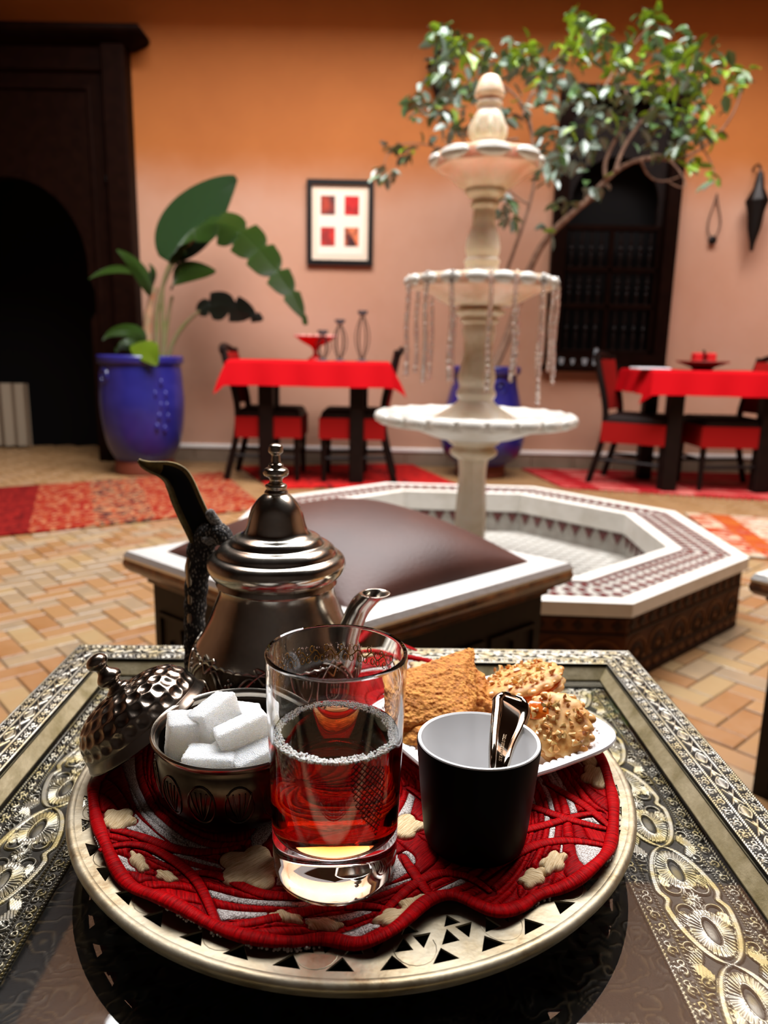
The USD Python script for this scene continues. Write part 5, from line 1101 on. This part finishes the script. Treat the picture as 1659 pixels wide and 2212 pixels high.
# lid leaning on the bowl
PL, PRr = np.array([-.1885, .4385, .5375]), np.array([-.1215, .474, .585])
c_ = (PRr-PL); Rl = np.linalg.norm(c_)/2; c_ /= 2*Rl; up_ = np.array([0, 0, 1.])-c_*c_[2]; up_ /= np.linalg.norm(up_); aw = np.cross(up_, c_)
if aw[1] < 0: aw = -aw
ax_ = math.cos(.30)*up_+math.sin(.30)*aw; e2 = np.cross(ax_, c_); cen = (PL+PRr)/2+ (0*aw)
M = np.stack([c_, e2, ax_], 1)
def hammered(prof, n, nu=180, rows=6, dep=.0016):
    p = profile(prof, 70); L = np.r_[0, np.cumsum(np.hypot(*np.diff(p, axis=0).T))]; th = np.linspace(0, 2*PI, nu, endpoint=False); V = np.empty((70, nu, 3))
    nrm = np.gradient(p, axis=0); nrm = np.stack([nrm[:, 1], -nrm[:, 0]], 1); nrm /= np.linalg.norm(nrm, axis=1, keepdims=True)
    for i in range(70):
        row = L[i]/.0092-.3; k = np.floor(row); d = np.zeros(nu)
        for kk in (k-1, k, k+1):
            if 0 <= kk < rows:
                rr_ = np.interp((kk+.8)*.0092, L, p[:, 0]); nn = max(5, int(2*PI*rr_/.0096)); u = (th/(2*PI)*nn+kk*.5) % 1-.5
                d = np.maximum(d, np.clip(1-(u*2*PI*max(rr_, .004)/nn/.0048)**2-((row-kk-.5)*.0092/.0046)**2, 0, 1))
        r, z = p[i, 0]-nrm[i, 0]*dep*d, p[i, 1]-nrm[i, 1]*dep*d
        V[i] = np.stack([r*np.cos(th), r*np.sin(th), z+0*th], 1)
    return grid(V.transpose(1, 0, 2), closed_u=True)
ld = thing('hammered_lid', 'hammered dome lid with a turned knob leaning against the sugar bowl', 'lid', cen)
k_ = Rl/.0465
hm = hammered([(.0445, .0065), (.0438, .013), (.040, .022), (.032, .029), (.022, .0325), (.011, .034), (.003, .0345)], 12)
lp_ = lambda m: (vf(m)[0]*k_ @ M.T, vf(m)[1])
part(ld, 'hammered_dome', lp_(hm), POTD, smooth=True)
part(ld, 'flange', lp_(lathe([(.0430, .0085), (.0446, .0075), (.0452, .0045), (.0465, .0022), (.0468, .0005), (.0455, -.0006), (.0435, .0005), (.0432, .004)], 90, closed=True)), POTD)
part(ld, 'inside', lp_(lathe([(.0433, .006), (.038, .020), (.025, .028), (.0, .031)], 48)), POTD)
part(ld, 'knob', lp_(lathe(profile([(.0, .0335), (.0085, .0335), (.008, .036), (.0050, .038), (.0048, .040), (.0082, .0425), (.0086, .0450), (.0066, .0485), (.0044, .0510), (.0042, .0530), (.0062, .0550), (.0074, .0580), (.0064, .0610), (.004, .0628), (0, .0634)], 70), 36)), POTD)
SUGAR = nodes('sugar', {'g': ('geometry', {}), 'v': ('voronoi_texture', dict(scale=1500.)), 'n': ('noise_texture', dict(scale=500., detail=4.)), 'ad': ('math', dict(math_type='add')), 'b': ('bump', dict(strength=.7, distance=.0012)), 'p': ('principled_bsdf', dict(base_color=lin('f2efea'), roughness=.45, subsurface_weight=.6, subsurface_scale=.004, subsurface_radius=(1, .8, .6)))},
              [('g.position', 'v.vector'), ('g.position', 'n.vector'), ('v.distance', 'ad.value1'), ('n.fac', 'ad.value2'), ('ad.value', 'b.height'), ('b.normal', 'p.normal')])
def lump(c, s, rz, rx, ry, label, seed):
    m = manifold3d.Manifold.batch_hull([manifold3d.Manifold.sphere(.0016, 12).translate([x*(s[0]/2-.0016), y*(s[1]/2-.0016), z*(s[2]/2-.0016)]) for x in (-1, 1) for y in (-1, 1) for z in (-1, 1)]).refine_to_length(.0013)
    v, f = vf(m); v = v+(vnoise(v*900, seed)[:, None]-.5)*.0009*v/np.linalg.norm(v, axis=1, keepdims=True)
    o = xf((v, f), (0, 0, 0), rz, rx, ry); T = thing('sugar_lump', label, 'sugar', c)
    part(T, 'sugar_block', o, SUGAR, smooth=True)
C3 = lambda px, py, y: aty(px, py, y)
lump(C3(393, 1592, .405), (.018, .017, .028), .35, .12, .10, 'sugar lump standing on end at the left of the bowl', 1)
lump(C3(462, 1549, .415), (.017, .030, .019), -.55, .15, -.25, 'sugar lump tilted on top at the back of the heap in the bowl', 2)
lump(C3(527, 1588, .400), (.031, .019, .019), .45, -.2, -.28, 'large sugar lump tilted at the right of the heap beside the tea glass', 3)
lump(C3(455, 1652, .385), (.029, .019, .017), -.02, -.05, .03, 'sugar lump lying flat at the front rim of the bowl', 4)
lump(C3(556, 1640, .389), (.028, .018, .017), .5, .1, -.25, 'sugar lump low at the front right of the bowl, half behind the tea glass', 5)
lump(C3(515, 1553, .432), (.026, .018, .017), .2, .0, .2, 'sugar lump at the very back of the heap, mostly hidden', 6)
lump(C3(440, 1640, .412), (.028, .02, .02), .9, .1, .2, 'sugar lump buried at the middle of the heap under the others', 7)

# ================================================================== glass of tea
GX, GY, GZ = -.0228, .3556, ZT+.0042; HG = .662-GZ
CLEAR = nodes('clear_glass', {'p': ('principled_bsdf', dict(base_color=(1, 1, 1), roughness=.0, ior=1.46, transmission_weight=1.))}, [])
gl = thing('tea_glass', 'tall clear tumbler with thick base and gold band, holding tea', 'glass', (GX, GY, GZ))
ro_ = lambda z: .0331+(.0365-.0331)*np.clip(z/HG, 0, 1)
go = [(0, .0012), (.022, .0008), (.029, .0), (.0318, .0015), (.0330, .005)]+[(ro_(z), z) for z in np.linspace(.01, HG-.002, 14)]+[(ro_(HG)-.0002, HG-.0007), (ro_(HG)-.0010, HG), (ro_(HG)-.0020, HG-.0006)]
ZL0, ZL1 = .0245, .617-GZ
gi = [(ro_(z)-.0022, z) for z in np.linspace(HG-.002, ZL0+.006, 16)]+[(.0290, ZL0+.003), (.026, ZL0+.0012), (.018, ZL0+.0003), (0, ZL0)]
part(gl, 'tumbler', lathe(go+gi, 128), CLEAR, smooth=45)
GOLD = metal('gold_print', 'b8873a', .25, .4)
# gold garland printed round the inside of the rim
gd = []
for k in range(26):
    a0 = k*2*PI/26; z0 = HG-.016
    if not (.25 < a0 < 2.9): continue
    f_ = lambda a, z: np.stack([(ro_(z)-.0018)*np.cos(a), (ro_(z)-.0018)*np.sin(a), z+0*a], -1)
    q = spline([(0, 0), (.05, .002), (.12, .0005), (.19, -.0015), (.24, 0)], 14); gd.append(tube(f_(a0+q[:, 0], z0+q[:, 1]), .00035, 5))
    for m in range(3):
        q = np.array([(.035*math.cos(x), .0018*math.sin(x)) for x in np.linspace(0, 2*PI, 12)]); gd.append(tube(f_(a0+.04+m*.07+q[:, 0], z0+(.003 if m % 2 else -.003)+q[:, 1]), .0003, 5))
part(gl, 'gold_garland', cat_(gd), GOLD, kind='stuff')
# latticed leaf printed on the front of the glass
lat = []; f_ = lambda a, z: np.stack([(ro_(z)+.00012)*np.cos(a), (ro_(z)+.00012)*np.sin(a), z+0*a], -1)
leafp = Polygon([(-.25, .0), (-.15, .004), (.02, .0), (.30, -.004), (.33, -.015), (.31, -.026), (.25, -.036), (.19, -.0415), (.10, -.036), (-.05, -.030), (-.19, -.020), (-.26, -.009)])
for sgn in (1, -1):
    for o in np.arange(-3, 3, .11):
        ln = LineString([(x, sgn*x*.036+o*.03) for x in np.linspace(-.35, .4, 24)]).intersection(leafp)
        for s_ in getattr(ln, 'geoms', [ln]):
            if s_.length > .03:
                q = np.array(s_.coords); lat.append(tube(f_(-PI/2+.52+q[:, 0]*.95, .0795+q[:, 1]), .00025, 4))
part(gl, 'lattice_leaf_print', cat_(lat), mat('lattice_print', (.03, .004, .004), .5), kind='stuff')
# mist and droplets above the tea
dr = []; rd = np.random.default_rng(8)
for _ in range(340):
    a = rd.uniform(-.3, PI+.3); z = HG-.010-abs(rd.normal(0, .008)); r = ro_(z)-.0021
    dr.append(ball((r*math.cos(a), r*math.sin(a), z), rd.uniform(.0002, .0006), 1, (.6, .6, 1)))
part(gl, 'condensation', cat_(dr), CLEAR, kind='stuff')
TEA = nodes('tea_liquid', {'p': ('principled_bsdf', dict(base_color=(1, 1, 1), roughness=.0, ior=1.33, transmission_weight=1.)), 'v': ('absorption_volume', dict(color=(.90, .50, .07), density=165.))}, [], volume='v.volume')
te = thing('tea', 'red-brown tea filling half the tall glass, with a rim of foam', 'tea', (GX, GY, GZ))
ti = [(0, ZL0-.0002), (.018, ZL0+.0001), (.026, ZL0+.0010), (.0291, ZL0+.003)]+[(ro_(z)-.00205, z) for z in np.linspace(ZL0+.006, ZL1-.001, 10)]+[(ro_(ZL1)-.0021, ZL1+.0008), (ro_(ZL1)-.0028, ZL1), (ro_(ZL1)-.005, ZL1-.0006), (0, ZL1-.0008)]
part(te, 'liquid', lathe(ti, 128), TEA, smooth=45)
fo = []
FOAM = mat('foam', lin('e6dcd4'), .3, subsurface_weight=.3, subsurface_scale=.002)
for _ in range(2600):
    a = rd.uniform(0, 2*PI); w = .0032+.0035*vnoise(np.array([math.cos(a)*3, math.sin(a)*3, 0]), 5); r = ro_(ZL1)-.0028-w*rd.uniform()**1.4
    fo.append(ball((r*math.cos(a), r*math.sin(a), ZL1+rd.uniform(-.0008, .0006)), rd.uniform(.00022, .0006), 1))
part(te, 'foam', cat_(fo), FOAM, kind='stuff')
bu = [ball((rr_*math.cos(a), rr_*math.sin(a), ZL1-.0003), s_, 2, (1, 1, .7)) for a, rr_, s_ in ((1.9, .0275, .0019), (1.55, .0285, .0011), (1.45, .0280, .0009), (.15, .0285, .0012), (-.05, .0283, .0014), (2.6, .0288, .0010))]
part(te, 'bubbles', cat_(bu), CLEAR, kind='stuff')

# ================================================================== mug with spoon
MX, MY, MZ = .0562, .3808, ZT+.0033; HM = .5979-MZ
BLACKG = mat('black_glaze', (.002, .0017, .0017), .45, specular_ior_level=.05); WHITEG = mat('white_glaze', lin('ededee'), .16)
mg = thing('mug', 'small black cup, white inside, with a spoon standing in it', 'cup', (MX, MY, MZ))
tilt = trimesh.transformations.rotation_matrix(-.035, [1, 0, 0])[:3, :3]
tl_ = lambda m: (vf(m)[0] @ tilt.T+np.array([0, 0, .0008]), vf(m)[1])
part(mg, 'outside', tl_(lathe([(0, .0005), (.024, .0005), (.0272, .0012), (.0288, .004), (.0296, .008), (.0326, .036), (.0349, HM-.0012), (.0345, HM-.0007)], 96)), BLACKG)
part(mg, 'white_inside', tl_(lathe([(.0346, HM-.0009), (.0343, HM), (.0334, HM+.0003), (.0325, HM-.0005), (.0300, .036), (.0275, .010), (.024, .0055), (0, .005)], 96)), WHITEG, label='white glazed inside and lip')
spn = thing('spoon', 'steel teaspoon standing in the black cup', 'spoon', (MX, MY, MZ))
q = np.array([[MX+.004, .3625, MZ+.013], [MX+.007, .3645, MZ+.034], aty(1077, 1660, .3675), aty(1086, 1600, .385), aty(1102, 1540, .408), aty(1107, 1503, .421)]); q = spline(q, 60); tu = np.linspace(0, 1, 60)
wS = np.interp(tu, [0, .15, .38, .55, .75, .9, .965, 1], [.0030, .0028, .0034, .0060, .0095, .0112, .0105, .0030]); wS[-6:] = .0112*np.sqrt(np.clip(1-np.linspace(.1, .97, 6)**2, 0, 1))
tan = np.gradient(q, axis=0); tan /= np.linalg.norm(tan, axis=1, keepdims=True); sd = np.cross(tan, [0, -1., .3]); sd /= np.linalg.norm(sd, axis=1, keepdims=True); nr3 = np.cross(sd, tan)
if nr3[30] @ np.array([0, -1, 0]) < 0: nr3 = -nr3
ss = np.linspace(-1, 1, 25); prof_ = .0014*np.exp(-((np.abs(ss)-.84)/.13)**2)-.0012*(np.abs(ss) > .97)
am = np.interp(tu, [0, .3, .5, 1], [.3, .5, 1, 1]); endr = .0013*np.exp(-((tu-.955)/.02)**2)
Ps = np.stack([q+sd*(s*wS)[:, None]+nr3*(prof_[k]*am+endr*(abs(s) < .85))[:, None] for k, s in enumerate(ss)], 1)
part(spn, 'handle', shell(Ps, .0015), SPOONM, smooth=True, world=True)
bw = ball((0, 0, 0), 1, 3); v, f = vf(bw); c0_ = q[0]
part(spn, 'spoon_bowl', (np.c_[v[:, 0]*.010, v[:, 1]*.0022, v[:, 2]*.009]+c0_+np.array([0, 0, .0], float), f), SPOONM, smooth=True, world=True)
tx = meshkit.text_mesh('STAINLESS STEEL', .0017, .0003); v, f = vf(tx); v[:, 0] -= v[:, 0].max()/2; v[:, 1] -= .0008
arc = np.r_[0, np.cumsum(np.linalg.norm(np.diff(q, axis=0), axis=1))]
along = lambda F, x: np.stack([np.interp(x, arc, F[:, k]) for k in range(3)], 1)
sl = arc[33]+v[:, 0]
part(spn, 'stamped_lettering', (along(q, sl)-v[:, 1:2]*along(sd, sl)+(v[:, 2:]+.00145)*along(nr3, sl), f), mat('stamped_steel', (.30, .20, .12), .4, .8), smooth=False, world=True)

# ================================================================== plate of biscuits
PLC = (np.array([.0428, .3947])+np.array([.1153, .5694]))/2; e1 = np.array([.1605, .462])-np.array([.0428, .3947]); yaw = math.atan2(e1[1], e1[0]); LX, LY = .1355, .119; ZPL = ZT+.0035
pt_ = thing('plate', 'white square porcelain plate with dimpled border, holding the biscuits', 'plate', (*PLC, ZPL), yaw)
n = 70; s, t = np.meshgrid(np.linspace(-1, 1, n), np.linspace(-1, 1, n), indexing='ij')
sq_ = np.maximum(np.abs(s), np.abs(t)); rr2 = (np.abs(s)**5+np.abs(t)**5)**.2; k_ = np.where(sq_ > 0, sq_/np.maximum(rr2, 1e-6), 1)
kk = k_*(1-.10*sq_**6*(1-np.abs(np.abs(s)-np.abs(t))**.5)*0)
Xp, Yp = s*LX/2*kk*1.06, t*LY/2*kk*1.06
zp = .0030+.0175*sm(.50, 1.0, sq_)**1.2+.002*np.clip(np.abs(s*t), 0, 1)
part(pt_, 'dish', shell(np.dstack([Xp, Yp, zp]), .0030), WHITEG, smooth=True)
rimp = [];
for a in range(n-1): rimp.append((Xp[a, 0], Yp[a, 0], zp[a, 0]))
for a in range(n-1): rimp.append((Xp[-1, a], Yp[-1, a], zp[-1, a]))
for a in range(n-1, 0, -1): rimp.append((Xp[a, -1], Yp[a, -1], zp[a, -1]))
for a in range(n-1, 0, -1): rimp.append((Xp[0, a], Yp[0, a], zp[0, a]))
part(pt_, 'rim', tube(np.array(rimp)-[0, 0, .0012], .0019, 8, closed=True), WHITEG)
dm = []
for i in range(-11, 12):
    for j in range(-11, 12):
        a, b = i/12., j/12.*1.0; m = max(abs(a), abs(b))
        if .60 < m < .95:
            rr3 = (abs(a)**5+abs(b)**5)**.2; kz = m/rr3; dm.append(ball((a*LX/2*kz*1.06, b*LY/2*kz*1.06, .0030+.0175*sm(.50, 1., m)**1.2+.002*abs(a*b)), .0023, 1, (1, 1, .35)))
part(pt_, 'hobnails', cat_(dm), WHITEG, kind='stuff')
part(pt_, 'foot_ring', ext(sbox(-.038, -.033, .038, .033).buffer(.004).difference(sbox(-.036, -.031, .036, .031).buffer(.004)), .0035, -.0006), WHITEG, smooth=False)
CAKE = nodes('cake_crumb', {'g': ('geometry', {}), 'n': ('noise_texture', dict(scale=180., detail=6., roughness=.7)), 'r': ('rgb_ramp', dict(ramp=[(.3, lin('8c4c12')), (.5, lin('c47c2c')), (.7, lin('d69a44'))])), 'v': ('voronoi_texture', dict(scale=420.)), 'b': ('bump', dict(strength=.6, distance=.0015)), 'p': ('principled_bsdf', dict(roughness=.8, subsurface_weight=.15, subsurface_scale=.002))},
             [('g.position', 'n.vector'), ('n.fac', 'r.fac'), ('r.color', 'p.base_color'), ('g.position', 'v.vector'), ('v.distance', 'b.height'), ('b.normal', 'p.normal')])
CRUST = nodes('biscuit_crust', {'g': ('geometry', {}), 'n': ('noise_texture', dict(scale=140., detail=5.)), 'r': ('rgb_ramp', dict(ramp=[(.3, lin('b06a24')), (.5, lin('dba25c')), (.7, lin('e8bd80'))])), 'b': ('bump', dict(strength=.5, distance=.001)), 'p': ('principled_bsdf', dict(roughness=.5, subsurface_weight=.15, subsurface_scale=.002))},
             [('g.position', 'n.vector'), ('n.fac', 'r.fac'), ('r.color', 'p.base_color'), ('n.fac', 'b.height'), ('b.normal', 'p.normal')])
NUT = mat('chopped_nut', lin('e6bf84'), .4, mix=(120., lin('cf9a54'), 3.), subsurface_weight=.2, subsurface_scale=.002); GLAZE = mat('sugar_glaze', lin('e0a868'), .22, mix=(90., lin('d08a48'), 3.)); JAM = mat('apricot_jam', lin('d8661c'), .15)
def rough_solid(pts, r, ref, amp, sc, seed):
    m = manifold3d.Manifold.batch_hull([manifold3d.Manifold.sphere(r, 12).translate(list(map(float, p))) for p in pts]).refine_to_length(ref)
    v, f = vf(m); nn = np.array(trimesh.Trimesh(v, f, process=False).vertex_normals); return v+nn*((fbm(v*sc, 3, seed)-.5)*amp)[:, None], f
def slab(px, y0, dy, r=.0012): return [aty(*p, y0+k) for p, k in zip(px, dy)]
zb_ = ZPL+.006
# tall triangular slice leaning at the left of the plate: its big face towards us
f1 = np.array([aty(1000, 1441, .512), aty(862, 1492, .482), aty(866, 1566, .462), aty(1006, 1548, .470)]); th_ = np.array([.008, .022, .004])
T = thing('cake_slice', 'tall golden cake slice leaning at the left of the white plate', 'cake', f1.mean(0))
v, f = rough_solid(np.vstack([f1, f1+th_]), .0024, .0011, .0030, 420, 3)
rp = np.random.default_rng(4)
part(T, 'crumb', (v, f), CAKE, smooth=True, world=True)
pit = [ball(f1[0]+(f1[2]-f1[0])*rp.uniform(.1, .9)+(f1[3]-f1[1])*rp.uniform(-.3, .3), rp.uniform(.0006, .0012), 1) for _ in range(14)]
f2 = np.array([aty(1012, 1470, .508), aty(1060, 1520, .500), aty(1066, 1552, .487), aty(1010, 1556, .487)])
T = thing('cake_slice', 'crumbly orange cake piece behind the cup, right of the tall slice', 'cake', f2.mean(0))
part(T, 'crumb', rough_solid(np.vstack([f2, f2+np.array([.004, .022, .001])]), .002, .0013, .0075, 260, 9), CAKE, smooth=True, world=True)
f3 = np.array([aty(872, 1560, .470), aty(876, 1606, .455), aty(930, 1592, .452), aty(960, 1560, .466)])
T = thing('cake_slice', 'dark crusty cake end lying under the tall slice beside the tea glass', 'cake', f3.mean(0))
part(T, 'crumb', rough_solid(np.vstack([f3, f3+np.array([.004, .018, -.004])]), .002, .0018, .004, 200, 6), CAKE, smooth=True, world=True)
def biscuit(c, nrm, R, label, seed, jam=False):
    nrm = np.array(nrm, float); nrm /= np.linalg.norm(nrm); a = np.cross(nrm, [0, 0, 1.]); a /= np.linalg.norm(a); b = np.cross(nrm, a); M_ = np.stack([a, b, nrm], 1)
    T = thing('nut_biscuit', label, 'biscuit', c); r = np.random.default_rng(seed)
    tr_ = lambda m: ((vf(m)[0]*[1, 1, 1.35]) @ M_.T, vf(m)[1])
    sc_ = lambda th, rr_, z: (rr_*(1+.035*np.cos(14*th)), z)
    part(T, 'lower_biscuit', tr_(lathe([(.0, -.006), (R*.8, -.0058), (R*.92, -.005), (R*.98, -.004), (R*1.0, -.0028), (R*.98, -.0016), (R*.94, -.001), (0, -.001)], 84, rmod=sc_)), CRUST)
    part(T, 'filling', tr_(lathe([(0, -.0012), (R*.93, -.0012), (R*.95, 0), (R*.92, .001), (0, .001)], 48)), JAM)
    part(T, 'upper_biscuit', tr_(lathe([(.0, .0008), (R*.92, .0008), (R*.98, .0016), (R*1., .0028), (R*.97, .0042), (R*.9, .0052), (R*.75, .0060), (R*.4, .0068), (0, .007)], 84, rmod=sc_)), CRUST)
    for k in range(95):
        q = R*.86*math.sqrt(r.uniform()); t_ = r.uniform(0, 2*PI); s_ = r.uniform(.0020, .0036)
        m = manifold3d.Manifold.hull_points([list(map(float, (lambda g: g/np.linalg.norm(g))(r.normal(0, 1, 3))*s_*r.uniform(.55, 1.))) for _ in range(8)])
        v, f = vf(m); v = v*[1, 1, .7]; part(T, 'chopped_nut', tr_((v+np.array([q*math.cos(t_), q*math.sin(t_), .0062+r.uniform(0, .0018)]), f)), NUT if r.uniform() < .6 else GLAZE, smooth=50)
    if jam: part(T, 'jam_spot', tr_((lambda b: (b[0]*(1+.35*(fbm(b[0]*260, 3, 7)-.5))[:, None]+[R*.62, -R*.30, .0062], b[1]))(vf(ball((0, 0, 0), .0085, 4, (1.1, .8, .20))))), JAM)
    for k in range(16):
        t_ = k*2*PI/16+r.uniform(-.1, .1); part(T, 'glaze_drip', tr_(ball((R*.95*math.cos(t_), R*.95*math.sin(t_), .0030), r.uniform(.0012, .0036), 2, (1.5, 1.2, .6))), GLAZE)
biscuit(aty(1132, 1479, .520), (-.30, .10, .95), .030, 'round nut biscuit propped up at the back of the plate', 1)
biscuit(aty(1203, 1570, .468), (-.12, -.62, .80), .0235, 'round nut biscuit with orange jam at the front right of the plate', 2, True)
